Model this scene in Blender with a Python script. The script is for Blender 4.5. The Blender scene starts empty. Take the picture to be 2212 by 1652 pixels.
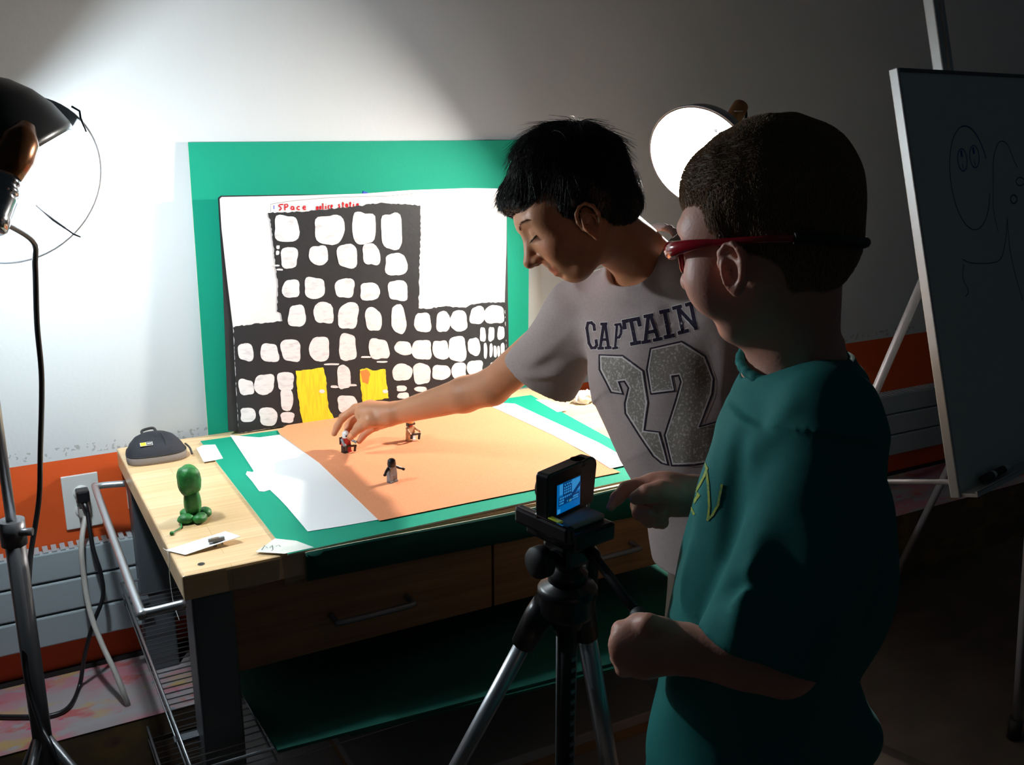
import bpy, bmesh, math, random
import numpy as np
from mathutils import Vector, Matrix, noise
from mathutils.bvhtree import BVHTree
S = bpy.context.scene
rnd = random.Random(7)
PI = math.pi

# ------------------------------------------------------------ camera, world, exposure
FPX, PITCH, YAW, EYE = 2161.0, math.radians(15.1), math.radians(28.7), 1.5
cd = bpy.data.cameras.new('camera'); cam = bpy.data.objects.new('camera', cd); S.collection.objects.link(cam)
cd.sensor_width = 36.0; cd.lens = FPX / 2212 * 36.0; cd.clip_start = 0.02
cam.location = (0, 0, EYE); cam.rotation_euler = (PI / 2 - PITCH, 0, -YAW)
S.camera = cam
w = bpy.data.worlds.new('world'); S.world = w; w.use_nodes = True
w.node_tree.nodes['Background'].inputs[0].default_value = (0.62, 0.85, 1.0, 1)
w.node_tree.nodes['Background'].inputs[1].default_value = 0.016
S.view_settings.view_transform = 'Standard'; S.view_settings.look = 'None'
S.view_settings.exposure = 0.0; S.view_settings.gamma = 1.0; S.view_settings.use_curve_mapping = False
LAMP_LEFT, LAMP_RIGHT, BEAM_LEFT = 850.0, 2600.0, 5.0

# measured points: pixel of the photo + distance -> place in the room (metres)
FW = np.array([math.sin(YAW) * math.cos(PITCH), math.cos(YAW) * math.cos(PITCH), -math.sin(PITCH)])
RT = np.array([math.cos(YAW), -math.sin(YAW), 0.0]); UP = np.cross(RT, FW)
EYEP = np.array([0, 0, EYE])
def ray(x, y): return FW + RT * (x - 1106) / FPX - UP * (y - 826) / FPX
def D(x, y, d): return EYEP + ray(x, y) * d
def atY(x, y, Y): r = ray(x, y); return EYEP + r * Y / r[1]
def atX(x, y, X): r = ray(x, y); return EYEP + r * X / r[0]
def atZ(x, y, Z): r = ray(x, y); return EYEP + r * (Z - EYE) / r[2]

# ------------------------------------------------------------ materials
def mat(name, col, rough=0.6, metal=0.0, spec=0.5, emit=None, estr=0.0, sss=0.0, sssr=(1, .35, .2), bump=None, vary=None, alpha=1, trans=0, coat=0, attr=None):
    m = bpy.data.materials.new(name); m.use_nodes = True
    nt = m.node_tree; b = nt.nodes['Principled BSDF']
    b.inputs['Base Color'].default_value = (*col, 1); b.inputs['Roughness'].default_value = rough
    b.inputs['Metallic'].default_value = metal; b.inputs['Specular IOR Level'].default_value = spec
    b.inputs['Coat Weight'].default_value = coat
    b.inputs['Transmission Weight'].default_value = trans; b.inputs['Alpha'].default_value = alpha
    if emit: b.inputs['Emission Color'].default_value = (*emit, 1); b.inputs['Emission Strength'].default_value = estr
    if sss:
        b.inputs['Subsurface Weight'].default_value = sss; b.inputs['Subsurface Radius'].default_value = sssr; b.inputs['Subsurface Scale'].default_value = 0.012
    tc = nt.nodes.new('ShaderNodeTexCoord')
    if bump:
        sc, st = bump[:2]
        n = nt.nodes.new('ShaderNodeTexNoise'); n.inputs['Scale'].default_value = sc; n.inputs['Detail'].default_value = 4
        if len(bump) > 2:
            mp = nt.nodes.new('ShaderNodeMapping'); mp.inputs['Scale'].default_value = bump[2]
            nt.links.new(tc.outputs['Object'], mp.inputs[0]); nt.links.new(mp.outputs[0], n.inputs[0])
        else: nt.links.new(tc.outputs['Object'], n.inputs[0])
        bp = nt.nodes.new('ShaderNodeBump'); bp.inputs['Strength'].default_value = st; bp.inputs['Distance'].default_value = 0.002
        nt.links.new(n.outputs[0], bp.inputs['Height']); nt.links.new(bp.outputs[0], b.inputs['Normal'])
    src = None
    if vary:    # (scale, second colour, stretch, low, high)
        sc, c2, stv, lo, hi = vary
        mp = nt.nodes.new('ShaderNodeMapping'); mp.inputs['Scale'].default_value = stv
        n = nt.nodes.new('ShaderNodeTexNoise'); n.inputs['Scale'].default_value = sc; n.inputs['Detail'].default_value = 5
        nt.links.new(tc.outputs['Object'], mp.inputs[0]); nt.links.new(mp.outputs[0], n.inputs[0])
        r = nt.nodes.new('ShaderNodeValToRGB'); r.color_ramp.elements[0].position = lo; r.color_ramp.elements[1].position = hi
        r.color_ramp.elements[0].color = (*col, 1); r.color_ramp.elements[1].color = (*c2, 1)
        nt.links.new(n.outputs[0], r.inputs[0]); src = r.outputs[0]
        nt.links.new(src, b.inputs['Base Color'])
    if attr:
        a = nt.nodes.new('ShaderNodeAttribute'); a.attribute_name = attr
        mx = nt.nodes.new('ShaderNodeMix'); mx.data_type = 'RGBA'; mx.blend_type = 'MULTIPLY'; mx.inputs[0].default_value = 1
        mx.inputs[6].default_value = (*col, 1)
        if src: nt.links.new(src, mx.inputs[6])
        nt.links.new(a.outputs['Color'], mx.inputs[7]); nt.links.new(mx.outputs[2], b.inputs['Base Color'])
    return m

def nodes_of(m): return m.node_tree, m.node_tree.nodes['Principled BSDF']

M = {}
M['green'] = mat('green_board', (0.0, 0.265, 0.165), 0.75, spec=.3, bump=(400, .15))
M['shaded_green'] = mat('shaded_green_board', (0.0, 0.075, 0.052), 0.75, spec=.3)  # green darkened to carry the shade below the tabletop and along its front
M['board_edge'] = mat('board_edge', (0.75, 0.68, 0.5), 0.8)
M['orange_paper'] = mat('orange_paper', (0.80, 0.31, 0.145), 0.85, vary=(600, (0.70, 0.255, 0.115), (1, 1, 1), .4, .6))
M['white_paper'] = mat('white_paper', (0.86, 0.87, 0.88), 0.8)
M['cream_paper'] = mat('painting_paper', (0.74, 0.70, 0.69), 0.85, vary=(6, (0.69, 0.63, 0.61), (1, 1, 1), .5, .8))
M['black_paint'] = mat('black_paint', (0.006, 0.007, 0.009), 0.6, bump=(60, .3))
M['white_paint'] = mat('white_paint', (0.74, 0.72, 0.72), 0.5, vary=(40, (0.52, 0.51, 0.53), (1, 1, 3), .5, .75), bump=(90, .4, (1, 1, 3)))
M['yellow_paint'] = mat('yellow_paint', (0.80, 0.66, 0.02), 0.5, vary=(50, (0.68, 0.55, 0.02), (4, 1, .4), .45, .6))
M['red_ink'] = mat('red_ink', (0.50, 0.012, 0.02), 0.8, spec=.1)
M['blue_ink'] = mat('blue_ink', (0.02, 0.06, 0.45), 0.6)
M['dark_ink'] = mat('dark_ink', (0.03, 0.05, 0.06), 0.6)
M['tape'] = mat('tape', (0.72, 0.74, 0.70), 0.5, vary=(30, (0.62, 0.66, 0.62), (1, 1, 1), .4, .6))
M['clear_tape'] = mat('packing_tape', (0.42, 0.33, 0.22), 0.25, alpha=0.45)
M['steel'] = mat('grey_metal', (0.10, 0.115, 0.13), 0.45, metal=.3, bump=(300, .1))
M['alu'] = mat('silver_tube', (0.50, 0.52, 0.55), 0.35, metal=.8)
M['wire'] = mat('wire_metal', (0.42, 0.43, 0.46), 0.35, metal=.8)
M['handle'] = mat('handle_metal', (0.20, 0.21, 0.23), 0.4, metal=.6)
M['black_plastic'] = mat('black_plastic', (0.010, 0.010, 0.012), 0.35)
M['soft_black'] = mat('black_rubber', (0.010, 0.010, 0.011), 0.6)
M['chrome'] = mat('chrome', (0.35, 0.36, 0.38), 0.15, metal=1)
M['pole'] = mat('stand_pole', (0.16, 0.16, 0.17), 0.35, metal=.7)
M['white_plastic'] = mat('white_plastic', (0.72, 0.72, 0.70), 0.4)
M['grey_cord'] = mat('grey_cord', (0.42, 0.40, 0.37), 0.5)
M['pouch_black'] = mat('pouch_fabric', (0.012, 0.013, 0.020), 0.75, bump=(900, .5))
M['pouch_grey'] = mat('pouch_grey', (0.24, 0.21, 0.20), 0.7, bump=(700, .3))
M['clay'] = mat('green_clay', (0.02, 0.20, 0.035), 0.5, vary=(60, (0.012, 0.11, 0.025), (1, 1, 1), .45, .65), bump=(80, .8))
M['tan'] = mat('tan_plastic', (0.55, 0.33, 0.19), 0.35)
M['toy_red'] = mat('red_plastic', (0.50, 0.03, 0.03), 0.3)
M['toy_orange'] = mat('orange_plastic', (0.75, 0.22, 0.05), 0.3)
M['toy_white'] = mat('toy_white', (0.75, 0.75, 0.75), 0.3)
M['toy_grey'] = mat('toy_grey', (0.22, 0.23, 0.25), 0.25)
M['grey_foam'] = mat('grey_foam', (0.34, 0.33, 0.31), 0.8)
M['bubble'] = mat('level_bubble', (0.45, 0.55, 0.05), 0.2, emit=(.45, .55, .05), estr=.05)
M['wb'] = mat('whiteboard_enamel', (0.66, 0.72, 0.70), 0.45, vary=(3, (0.60, 0.68, 0.66), (1, 1, 1), .3, .7))
M['wb_frame'] = mat('whiteboard_frame', (0.45, 0.46, 0.46), 0.4, metal=.4)
M['wb_leg'] = mat('easel_leg', (0.36, 0.34, 0.36), 0.5, metal=.2)
M['glass_red'] = mat('red_frame', (0.42, 0.006, 0.02), 0.15, coat=.6)
M['lens'] = mat('lens', (0.9, 0.92, 0.95), 0.02, trans=.95, alpha=.35)
M['cork'] = mat('lamp_handle', (0.42, 0.17, 0.05), 0.6, vary=(30, (0.30, 0.11, 0.03), (1, 1, 1), .4, .7))
M['amber'] = mat('amber_metal', (0.16, 0.065, 0.025), 0.25, metal=.7)
M['bowl_out'] = mat('reflector_outside', (0.30, 0.29, 0.31), 0.4, metal=.7)
M['bowl_dark'] = mat('reflector_black', (0.022, 0.024, 0.026), 0.35, metal=.3)
M['bowl_in'] = mat('reflector_inside', (0.62, 0.63, 0.64), 0.5)
M['frosted'] = mat('white_rim', (0.9, 0.93, 0.97), 0.5)
M['screen'] = mat('screen', (0.0, 0.02, 0.06), 0.3, emit=(0.0, 0.13, 0.42), estr=.8)
M['screen_dark'] = mat('screen_dark', (0.0, 0.01, 0.03), 0.3, emit=(0.0, 0.035, 0.14), estr=.8)
M['screen_light'] = mat('screen_light', (0.0, 0.02, 0.06), 0.3, emit=(0.03, 0.27, 0.62), estr=.8)
M['screen_yellow'] = mat('screen_yellow', (0.0, 0.02, 0.06), 0.3, emit=(0.10, 0.28, 0.22), estr=.8)
M['bulb_left'] = mat('bulb_left', (1, 1, 1), .5, emit=(0.84, 0.95, 1.0), estr=LAMP_LEFT)
M['bulb_right'] = mat('bulb_right', (1, 1, 1), .5, emit=(1.0, 0.93, 0.84), estr=LAMP_RIGHT)
M['pale_board'] = mat('pale_board', (0.30, 0.29, 0.29), 0.8)
M['cardboard'] = mat('cardboard', (0.28, 0.17, 0.08), 0.85)
M['shirt1'] = mat('grey_jersey', (0.345, 0.275, 0.265), 0.9, vary=(250, (0.315, 0.25, 0.245), (1, 1, 1), .4, .6), bump=(1200, .25))
M['shirt2'] = mat('teal_jersey', (0.0, 0.175, 0.165), 0.85, bump=(1200, .25))
M['print_navy'] = mat('navy_print', (0.012, 0.006, 0.020), 0.85, spec=.2, vary=(320, (0.10, 0.075, 0.09), (1, 1, 1), .62, .68))
M['print_white'] = mat('white_print', (0.56, 0.50, 0.49), 0.8)
M['print_grey'] = mat('mottled_print', (0.20, 0.17, 0.145), 0.85, vary=(260, (0.46, 0.41, 0.39), (1, 1, 1), .52, .66))
M['print_yellow'] = mat('yellow_print', (0.36, 0.44, 0.05), 0.8, vary=(150, (0.10, 0.26, 0.10), (1, 1, 1), .5, .66))
M['shorts'] = mat('khaki_shorts', (0.11, 0.085, 0.06), 0.9)
M['jeans'] = mat('dark_trousers', (0.03, 0.035, 0.05), 0.9)
M['shoe'] = mat('shoe', (0.08, 0.08, 0.09), 0.6)
M['tissue'] = mat('tissue', (0.66, 0.65, 0.62), 0.9)
M['thread'] = mat('thread', (0.6, 0.6, 0.58), 0.7)

def wood(name, c1, c2, rough=.45, stretch=(1.2, 26, 26), planks=None):
    m = mat(name, c1, rough); nt, b = nodes_of(m)
    tc = nt.nodes['Texture Coordinate'] if 'Texture Coordinate' in nt.nodes else nt.nodes.new('ShaderNodeTexCoord')
    mp = nt.nodes.new('ShaderNodeMapping'); mp.inputs['Scale'].default_value = stretch
    n = nt.nodes.new('ShaderNodeTexNoise'); n.inputs['Scale'].default_value = 3; n.inputs['Detail'].default_value = 6; n.inputs['Distortion'].default_value = .6
    r = nt.nodes.new('ShaderNodeValToRGB'); r.color_ramp.elements[0].position = .35; r.color_ramp.elements[1].position = .7
    r.color_ramp.elements[0].color = (*c1, 1); r.color_ramp.elements[1].color = (*c2, 1)
    nt.links.new(tc.outputs['Object'], mp.inputs[0]); nt.links.new(mp.outputs[0], n.inputs[0]); nt.links.new(n.outputs[0], r.inputs[0])
    out = r.outputs[0]
    if planks:
        br = nt.nodes.new('ShaderNodeTexBrick'); br.inputs['Scale'].default_value = 1
        br.inputs['Color1'].default_value = (1, 1, 1, 1); br.inputs['Color2'].default_value = (.86, .80, .72, 1); br.inputs['Mortar'].default_value = (.75, .62, .45, 1)
        br.inputs['Mortar Size'].default_value = .0006; br.inputs['Brick Width'].default_value = planks[0]; br.inputs['Row Height'].default_value = planks[1]
        nt.links.new(tc.outputs['Object'], br.inputs[0])
        mx = nt.nodes.new('ShaderNodeMix'); mx.data_type = 'RGBA'; mx.blend_type = 'MULTIPLY'; mx.inputs[0].default_value = 1
        nt.links.new(out, mx.inputs[6]); nt.links.new(br.outputs[0], mx.inputs[7]); out = mx.outputs[2]
    nt.links.new(out, b.inputs['Base Color'])
    return m
M['table_wood'] = wood('table_wood', (0.80, 0.60, 0.36), (0.72, 0.49, 0.26), .35, planks=(.5, .045))
M['drawer_wood'] = wood('drawer_wood', (0.26, 0.135, 0.055), (0.18, 0.085, 0.035), .5)

# wall paint: white above 0.745 m, orange below, with a chipped border between
m = mat('wall_paint', (.7, .7, .7), .7, bump=(120, .12)); M['wall'] = m
nt, b = nodes_of(m); tc = nt.nodes['Texture Coordinate']
sp = nt.nodes.new('ShaderNodeSeparateXYZ'); nt.links.new(tc.outputs['Object'], sp.inputs[0])
n1 = nt.nodes.new('ShaderNodeTexNoise'); n1.inputs['Scale'].default_value = 75; nt.links.new(tc.outputs['Object'], n1.inputs[0])
def mth(op, a, b_=None, nt=nt):
    n = nt.nodes.new('ShaderNodeMath'); n.operation = op
    for i, v in enumerate((a, b_)):
        if v is None: continue
        if isinstance(v, (int, float)): n.inputs[i].default_value = v
        else: nt.links.new(v, n.inputs[i])
    return n.outputs[0]
band = mth('GREATER_THAN', sp.outputs[2], .743)
chipz = mth('LESS_THAN', mth('ABSOLUTE', mth('SUBTRACT', sp.outputs[2], .762)), .011)
chip = mth('MULTIPLY', chipz, mth('GREATER_THAN', n1.outputs[0], .585))
mx = nt.nodes.new('ShaderNodeMix'); mx.data_type = 'RGBA'; mx.inputs[6].default_value = (0.66, 0.085, 0.008, 1); mx.inputs[7].default_value = (0.57, 0.60, 0.615, 1)
nt.links.new(band, mx.inputs[0])
mx2 = nt.nodes.new('ShaderNodeMix'); mx2.data_type = 'RGBA'; mx2.inputs[7].default_value = (0.38, 0.39, 0.39, 1)
nt.links.new(chip, mx2.inputs[0]); nt.links.new(mx.outputs[2], mx2.inputs[6]); nt.links.new(mx2.outputs[2], b.inputs['Base Color'])

# paint-stained ledge and dark floor
def stained(name, base, cols, sc, rough=.7):
    m = mat(name, base, rough); nt, b = nodes_of(m); tc = nt.nodes['Texture Coordinate']; out = None
    for i, (c, s_, lo, hi) in enumerate(cols):
        mp = nt.nodes.new('ShaderNodeMapping'); mp.inputs['Location'].default_value = (i * 3.7, i * 1.3, 0); mp.inputs['Scale'].default_value = (1, 1.8, 1.8)
        n = nt.nodes.new('ShaderNodeTexNoise'); n.inputs['Scale'].default_value = s_; n.inputs['Detail'].default_value = 6
        nt.links.new(tc.outputs['Object'], mp.inputs[0]); nt.links.new(mp.outputs[0], n.inputs[0])
        r = nt.nodes.new('ShaderNodeValToRGB'); r.color_ramp.elements[0].position = lo; r.color_ramp.elements[1].position = hi
        nt.links.new(n.outputs[0], r.inputs[0])
        mx = nt.nodes.new('ShaderNodeMix'); mx.data_type = 'RGBA'; nt.links.new(r.outputs[0], mx.inputs[0])
        if out is None: mx.inputs[6].default_value = (*base, 1)
        else: nt.links.new(out, mx.inputs[6])
        mx.inputs[7].default_value = (*c, 1); out = mx.outputs[2]
    nt.links.new(out, b.inputs['Base Color']); return m
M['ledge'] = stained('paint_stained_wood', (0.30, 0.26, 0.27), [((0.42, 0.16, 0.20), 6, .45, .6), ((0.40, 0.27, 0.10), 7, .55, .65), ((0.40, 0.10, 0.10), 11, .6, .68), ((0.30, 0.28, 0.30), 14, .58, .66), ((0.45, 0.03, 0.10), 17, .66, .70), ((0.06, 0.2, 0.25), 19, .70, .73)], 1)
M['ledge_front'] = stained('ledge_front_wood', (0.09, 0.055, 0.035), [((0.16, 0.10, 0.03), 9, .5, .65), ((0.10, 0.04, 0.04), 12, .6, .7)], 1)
M['floor'] = stained('dark_floor', (0.055, 0.040, 0.030), [((0.085, 0.06, 0.045), 5, .45, .7), ((0.2, 0.17, 0.12), 60, .72, .76)], 1)
M['heater'] = mat('heater_enamel', (0.36, 0.42, 0.45), 0.4, metal=.1, bump=(20, .1))

# skin
def skin(name, c):
    m = mat(name, c, .48, spec=.4, sss=.25, bump=(260, .18), vary=(9, tuple(v * .86 for v in c), (1, 1, 1), .35, .7), attr='tint'); return m
M['skin1'] = skin('skin_brown', (0.56, 0.245, 0.125))
M['skin2'] = skin('skin_fair', (0.74, 0.36, 0.27))
def hairmat(name, c, rough=.45):
    return mat(name, c, rough, spec=.5)
M['hair1'] = hairmat('black_hair', (0.014, 0.012, 0.012), .40)
M['hair2'] = mat('brown_hair', (0.33, 0.205, 0.115), .45)
M['hair2b'] = mat('brown_hair_base', (0.13, 0.085, 0.055), .8)

# ------------------------------------------------------------ object helpers
def tag(o, label=None, cat=None, group=None, kind=None):
    if label: o['label'] = label
    if cat: o['category'] = cat
    if group: o['group'] = group
    if kind: o['kind'] = kind
    return o
def empty(name, loc, label=None, cat=None, group=None, kind=None):
    o = bpy.data.objects.new(name, None); S.collection.objects.link(o); o.location = loc; o.empty_display_size = .05
    o['_w'] = 0; del o['_w']
    return tag(o, label, cat, group, kind)
def wloc(o):
    v = Vector(o.location)
    while o.parent: o = o.parent; v += o.location
    return v

class MB:
    """collects shapes given in room coordinates; build() links them as one mesh"""
    def __init__(s): s.v = []; s.f = []; s.m = []; s.sm = []
    def add(s, vs, fs, mi=0, smooth=False):
        n = len(s.v); s.v += [tuple(map(float, v)) for v in vs]
        for f in fs: s.f.append([n + i for i in f]); s.m.append(mi); s.sm.append(smooth)
        return s
    def box(s, lo, hi, mi=0, R=None, c=None):
        x0, y0, z0 = lo; x1, y1, z1 = hi
        vs = [Vector(p) for p in ((x0, y0, z0), (x1, y0, z0), (x1, y1, z0), (x0, y1, z0), (x0, y0, z1), (x1, y0, z1), (x1, y1, z1), (x0, y1, z1))]
        if R is not None: vs = [Vector(c or (0, 0, 0)) + R @ v for v in vs]
        return s.add(vs, [(0, 3, 2, 1), (4, 5, 6, 7), (0, 1, 5, 4), (1, 2, 6, 5), (2, 3, 7, 6), (3, 0, 4, 7)], mi)
    def tube(s, pts, r, mi=0, n=12, closed=False, caps=True, flat=1.0, upv=None):
        P = [Vector(p) for p in pts]; L = len(P); rs = r if isinstance(r, (list, tuple)) else [r] * L
        T = []
        for i in range(L):
            a = P[(i - 1) % L] if (closed or i > 0) else P[i]; b_ = P[(i + 1) % L] if (closed or i < L - 1) else P[i]
            T.append((b_ - a).normalized())
        u = Vector(upv) if upv is not None else (Vector((0, 0, 1)) if abs(T[0].z) < .9 else Vector((1, 0, 0)))
        vs = []
        for i in range(L):
            u = (u - T[i] * u.dot(T[i])).normalized(); v = T[i].cross(u)
            for k in range(n):
                a = 2 * PI * k / n; vs.append(P[i] + (u * math.cos(a) * flat + v * math.sin(a)) * rs[i])
        fs = []
        for i in range(L if closed else L - 1):
            j = (i + 1) % L
            for k in range(n): k2 = (k + 1) % n; fs.append((i * n + k, i * n + k2, j * n + k2, j * n + k))
        s.add(vs, fs, mi, True)
        if caps and not closed:
            c0 = len(s.v); s.add(vs[:n], [tuple(reversed(range(n)))], mi); s.add(vs[-n:], [tuple(range(n))], mi)
        return s
    def lathe(s, prof, org, ax, mi=0, n=40, a0=0, a1=2 * PI, ref=None):
        """prof: (radius, height along ax)"""
        ax = Vector(ax).normalized(); org = Vector(org)
        u = Vector(ref) if ref is not None else (Vector((0, 0, 1)) if abs(ax.z) < .9 else Vector((1, 0, 0)))
        u = (u - ax * u.dot(ax)).normalized(); v = ax.cross(u); full = abs(a1 - a0 - 2 * PI) < 1e-6; m_ = n if full else n + 1
        vs = [org + ax * h + (u * math.cos(a0 + (a1 - a0) * k / n) + v * math.sin(a0 + (a1 - a0) * k / n)) * r for r, h in prof for k in range(m_)]
        fs = []
        for i in range(len(prof) - 1):
            for k in range(n):
                k2 = (k + 1) % m_ if full else k + 1
                fs.append((i * m_ + k, i * m_ + k2, (i + 1) * m_ + k2, (i + 1) * m_ + k))
        return s.add(vs, fs, mi, True)
    def sph(s, c, r, mi=0, n=20, sc=(1, 1, 1), R=None):
        vs = []; fs = []; m_ = n // 2
        for i in range(m_ + 1):
            th = PI * i / m_
            for k in range(n):
                p = Vector((math.sin(th) * math.cos(2 * PI * k / n) * sc[0], math.sin(th) * math.sin(2 * PI * k / n) * sc[1], math.cos(th) * sc[2])) * r
                vs.append(Vector(c) + (R @ p if R is not None else p))
        for i in range(m_):
            for k in range(n): k2 = (k + 1) % n; fs.append((i * n + k, (i + 1) * n + k, (i + 1) * n + k2, i * n + k2))
        return s.add(vs, fs, mi, True)
    def prism(s, poly, off, mi=0, mside=None):
        """poly: 3-D points of one face, off: thickness vector"""
        P = [Vector(p) for p in poly]; o = Vector(off); n = len(P)
        s.add(P + [p + o for p in P], [tuple(range(n)), tuple(reversed(range(n, 2 * n)))], mi)
        s.add(P + [p + o for p in P], [(i, n + i, n + (i + 1) % n, (i + 1) % n) for i in range(n)], mi if mside is None else mside)
        return s
    def build(s, name, mats, parent=None, bevel=0, seg=2, sub=0, loc=None):
        mats = mats if isinstance(mats, (list, tuple)) else [mats]
        base = Vector(loc) if loc is not None else (wloc(parent) if parent else Vector((0, 0, 0)))
        me = bpy.data.meshes.new(name); me.from_pydata([tuple(Vector(v) - base) for v in s.v], [], s.f)
        for m_ in mats: me.materials.append(m_)
        me.polygons.foreach_set('material_index', s.m); me.polygons.foreach_set('use_smooth', s.sm); me.update()
        bm = bmesh.new(); bm.from_mesh(me); bmesh.ops.remove_doubles(bm, verts=bm.verts, dist=1e-6); bmesh.ops.recalc_face_normals(bm, faces=bm.faces); bm.to_mesh(me); bm.free()
        o = bpy.data.objects.new(name, me); S.collection.objects.link(o)
        if parent: o.parent = parent
        elif loc is not None: o.location = loc
        if bevel:
            b_ = o.modifiers.new('b', 'BEVEL'); b_.width = bevel; b_.segments = seg; b_.limit_method = 'ANGLE'; b_.angle_limit = math.radians(40)
        if sub:
            b_ = o.modifiers.new('s', 'SUBSURF'); b_.levels = sub; b_.render_levels = sub
        return o

def smooth_path(pts, n=8, closed=False):
    P = [Vector(p) for p in pts]; out = []; L = len(P)
    for i in range(L if closed else L - 1):
        g = lambda k: P[k % L] if closed else P[max(0, min(L - 1, k))]
        p0, p1, p2, p3 = g(i - 1), g(i), g(i + 1), g(i + 2)
        for j in range(n):
            t = j / n; out.append(.5 * ((2 * p1) + (p2 - p0) * t + (2 * p0 - 5 * p1 + 4 * p2 - p3) * t * t + (3 * p1 - p0 - 3 * p2 + p3) * t ** 3))
    if not closed: out.append(P[-1])
    return out
def strip(mb, pts, wdt, nrm, mi=0, th=.0004):
    """flat ribbon along pts, lying in the plane with normal nrm"""
    P = [Vector(p) for p in pts]; n = Vector(nrm).normalized(); vs = []
    for i, p in enumerate(P):
        t = (P[min(i + 1, len(P) - 1)] - P[max(i - 1, 0)]).normalized(); s_ = n.cross(t).normalized() * wdt / 2
        vs += [p - s_ + n * th, p + s_ + n * th]
    return mb.add(vs, [(2 * i, 2 * i + 1, 2 * i + 3, 2 * i + 2) for i in range(len(P) - 1)], mi)

#@@ROOM
# ------------------------------------------------------------ the room
WY, TZ = 2.36, 0.76
tag(MB().box((-2.2, WY, 0), (5.2, WY + .12, 3.2)).build('wall_back', M['wall']), kind='structure')
tag(MB().box((-2.2, -2.6, -.1), (5.2, WY + .12, 0)).build('floor', M['floor']), kind='structure')
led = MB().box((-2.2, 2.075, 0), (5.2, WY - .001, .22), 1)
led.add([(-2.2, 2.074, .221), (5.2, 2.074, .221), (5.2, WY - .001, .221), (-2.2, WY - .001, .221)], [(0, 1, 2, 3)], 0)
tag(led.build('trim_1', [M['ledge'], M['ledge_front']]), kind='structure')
tag(MB().box((-2.2, WY - .012, .222), (5.2, WY - .001, .232)).build('baseboard_back', M['soft_black']), kind='structure')

# low grey convector along the wall
hy = 2.325
h = empty('convector_heater', (0, hy, .3), 'long grey metal convector heater running low along the orange part of the wall', 'heater')
for z0, z1 in ((.318, .392), (.397, .471), (.476, .545)):
    q = MB().box((-2.19, hy - .012, z0), (5.19, hy + .004, z1)); q.build('panel', M['heater'], h, bevel=.004)
MB().box((-2.18, hy + .004, .33), (5.18, WY - .002, .535)).build('casing', M['heater'], h)
g = MB()
for i in range(400):
    x = -2.0 + i * .018
    if -1 < x < 4.8: g.box((x, hy - .01, .545), (x + .011, hy + .03, .5475))
g.build('grille', M['heater'], h)

def outlet(x0, x1, z0, z1, label):
    y = WY - .006
    o = empty('wall_outlet', ((x0 + x1) / 2, y, (z0 + z1) / 2), label, 'wall outlet')
    MB().box((x0, y, z0), (x1, WY - .0005, z1)).build('cover_plate', M['white_plastic'], o, bevel=.002)
    xc = (x0 + x1) / 2; zc = (z0 + z1) / 2
    for s in (1, -1):
        k = MB().lathe([(0, .0025), (.0165, .0025), (.0175, 0)], (xc, y, zc + s * .0215), (0, -1, 0), n=24)
        for dx in (-.006, .006): k.box((xc + dx - .001, y - .0035, zc + s * .0215 - .003), (xc + dx + .001, y - .0022, zc + s * .0215 + .006), 1)
        k.build('socket', [M['white_plastic'], M['soft_black']], o)
    MB().lathe([(0, .002), (.003, .0015)], (xc, y, zc), (0, -1, 0), n=12).build('screw', M['chrome'], o)
    return o
outlet(.126, .204, .575, .704, 'white double wall outlet with a black plug in it, on the orange wall')
outlet(.262, .318, .60, .715, 'white wall outlet mostly hidden behind the back corner of the table')

# plugs and cords
def cord(name, pts, r, m_, label, cat='cord', plug=None):
    o = empty(name, pts[0], label, cat)
    MB().tube(smooth_path(pts, 10), r, n=10).build('cable', m_, o)
    if plug: plug(o)
    return o
px_ = .166; pz = .661
def plug1(o):
    MB().box((px_ - .014, 2.318, pz - .014), (px_ + .014, 2.351, pz + .014)).build('plug', M['black_plastic'], o, bevel=.004)
    MB().tube([(px_, 2.33, pz - .012), (px_ + .004, 2.322, pz - .035), (px_ + .007, 2.32, pz - .05)], [.009, .006, .0045], n=10).build('strain_relief', M['black_plastic'], o)
cord('power_cord', [(px_ + .005, 2.322, pz - .035), atY(200, 1180, 2.29), atY(218, 1240, 2.27), atY(222, 1290, 2.26), atY(200, 1350, 2.25), atZ(182, 1420, .30), atZ(172, 1480, .229), atZ(150, 1525, .228), atZ(110, 1545, .228), atZ(40, 1548, .228), atZ(-60, 1546, .228)], .0048, M['black_plastic'],
     'thick black cord from the outlet looping down onto the paint-stained ledge', plug=plug1)
def plug2(o):
    MB().box((px_ - .012, 2.33, .607), (px_ + .012, 2.352, .632)).build('plug', M['grey_cord'], o, bevel=.004)
cord('extension_cord', [(px_, 2.33, .61), atY(176, 1180, 2.29), atY(183, 1260, 2.27), atY(197, 1330, 2.24), atY(222, 1395, 2.2), atZ(248, 1450, .30), atZ(272, 1510, .24), atZ(296, 1580, .12), atZ(318, 1650, .01), atZ(335, 1700, .008), atZ(400, 1800, .008)], .006, M['grey_cord'],
     'pale grey cord running from the lower socket down over the ledge to the floor', plug=plug2)

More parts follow.
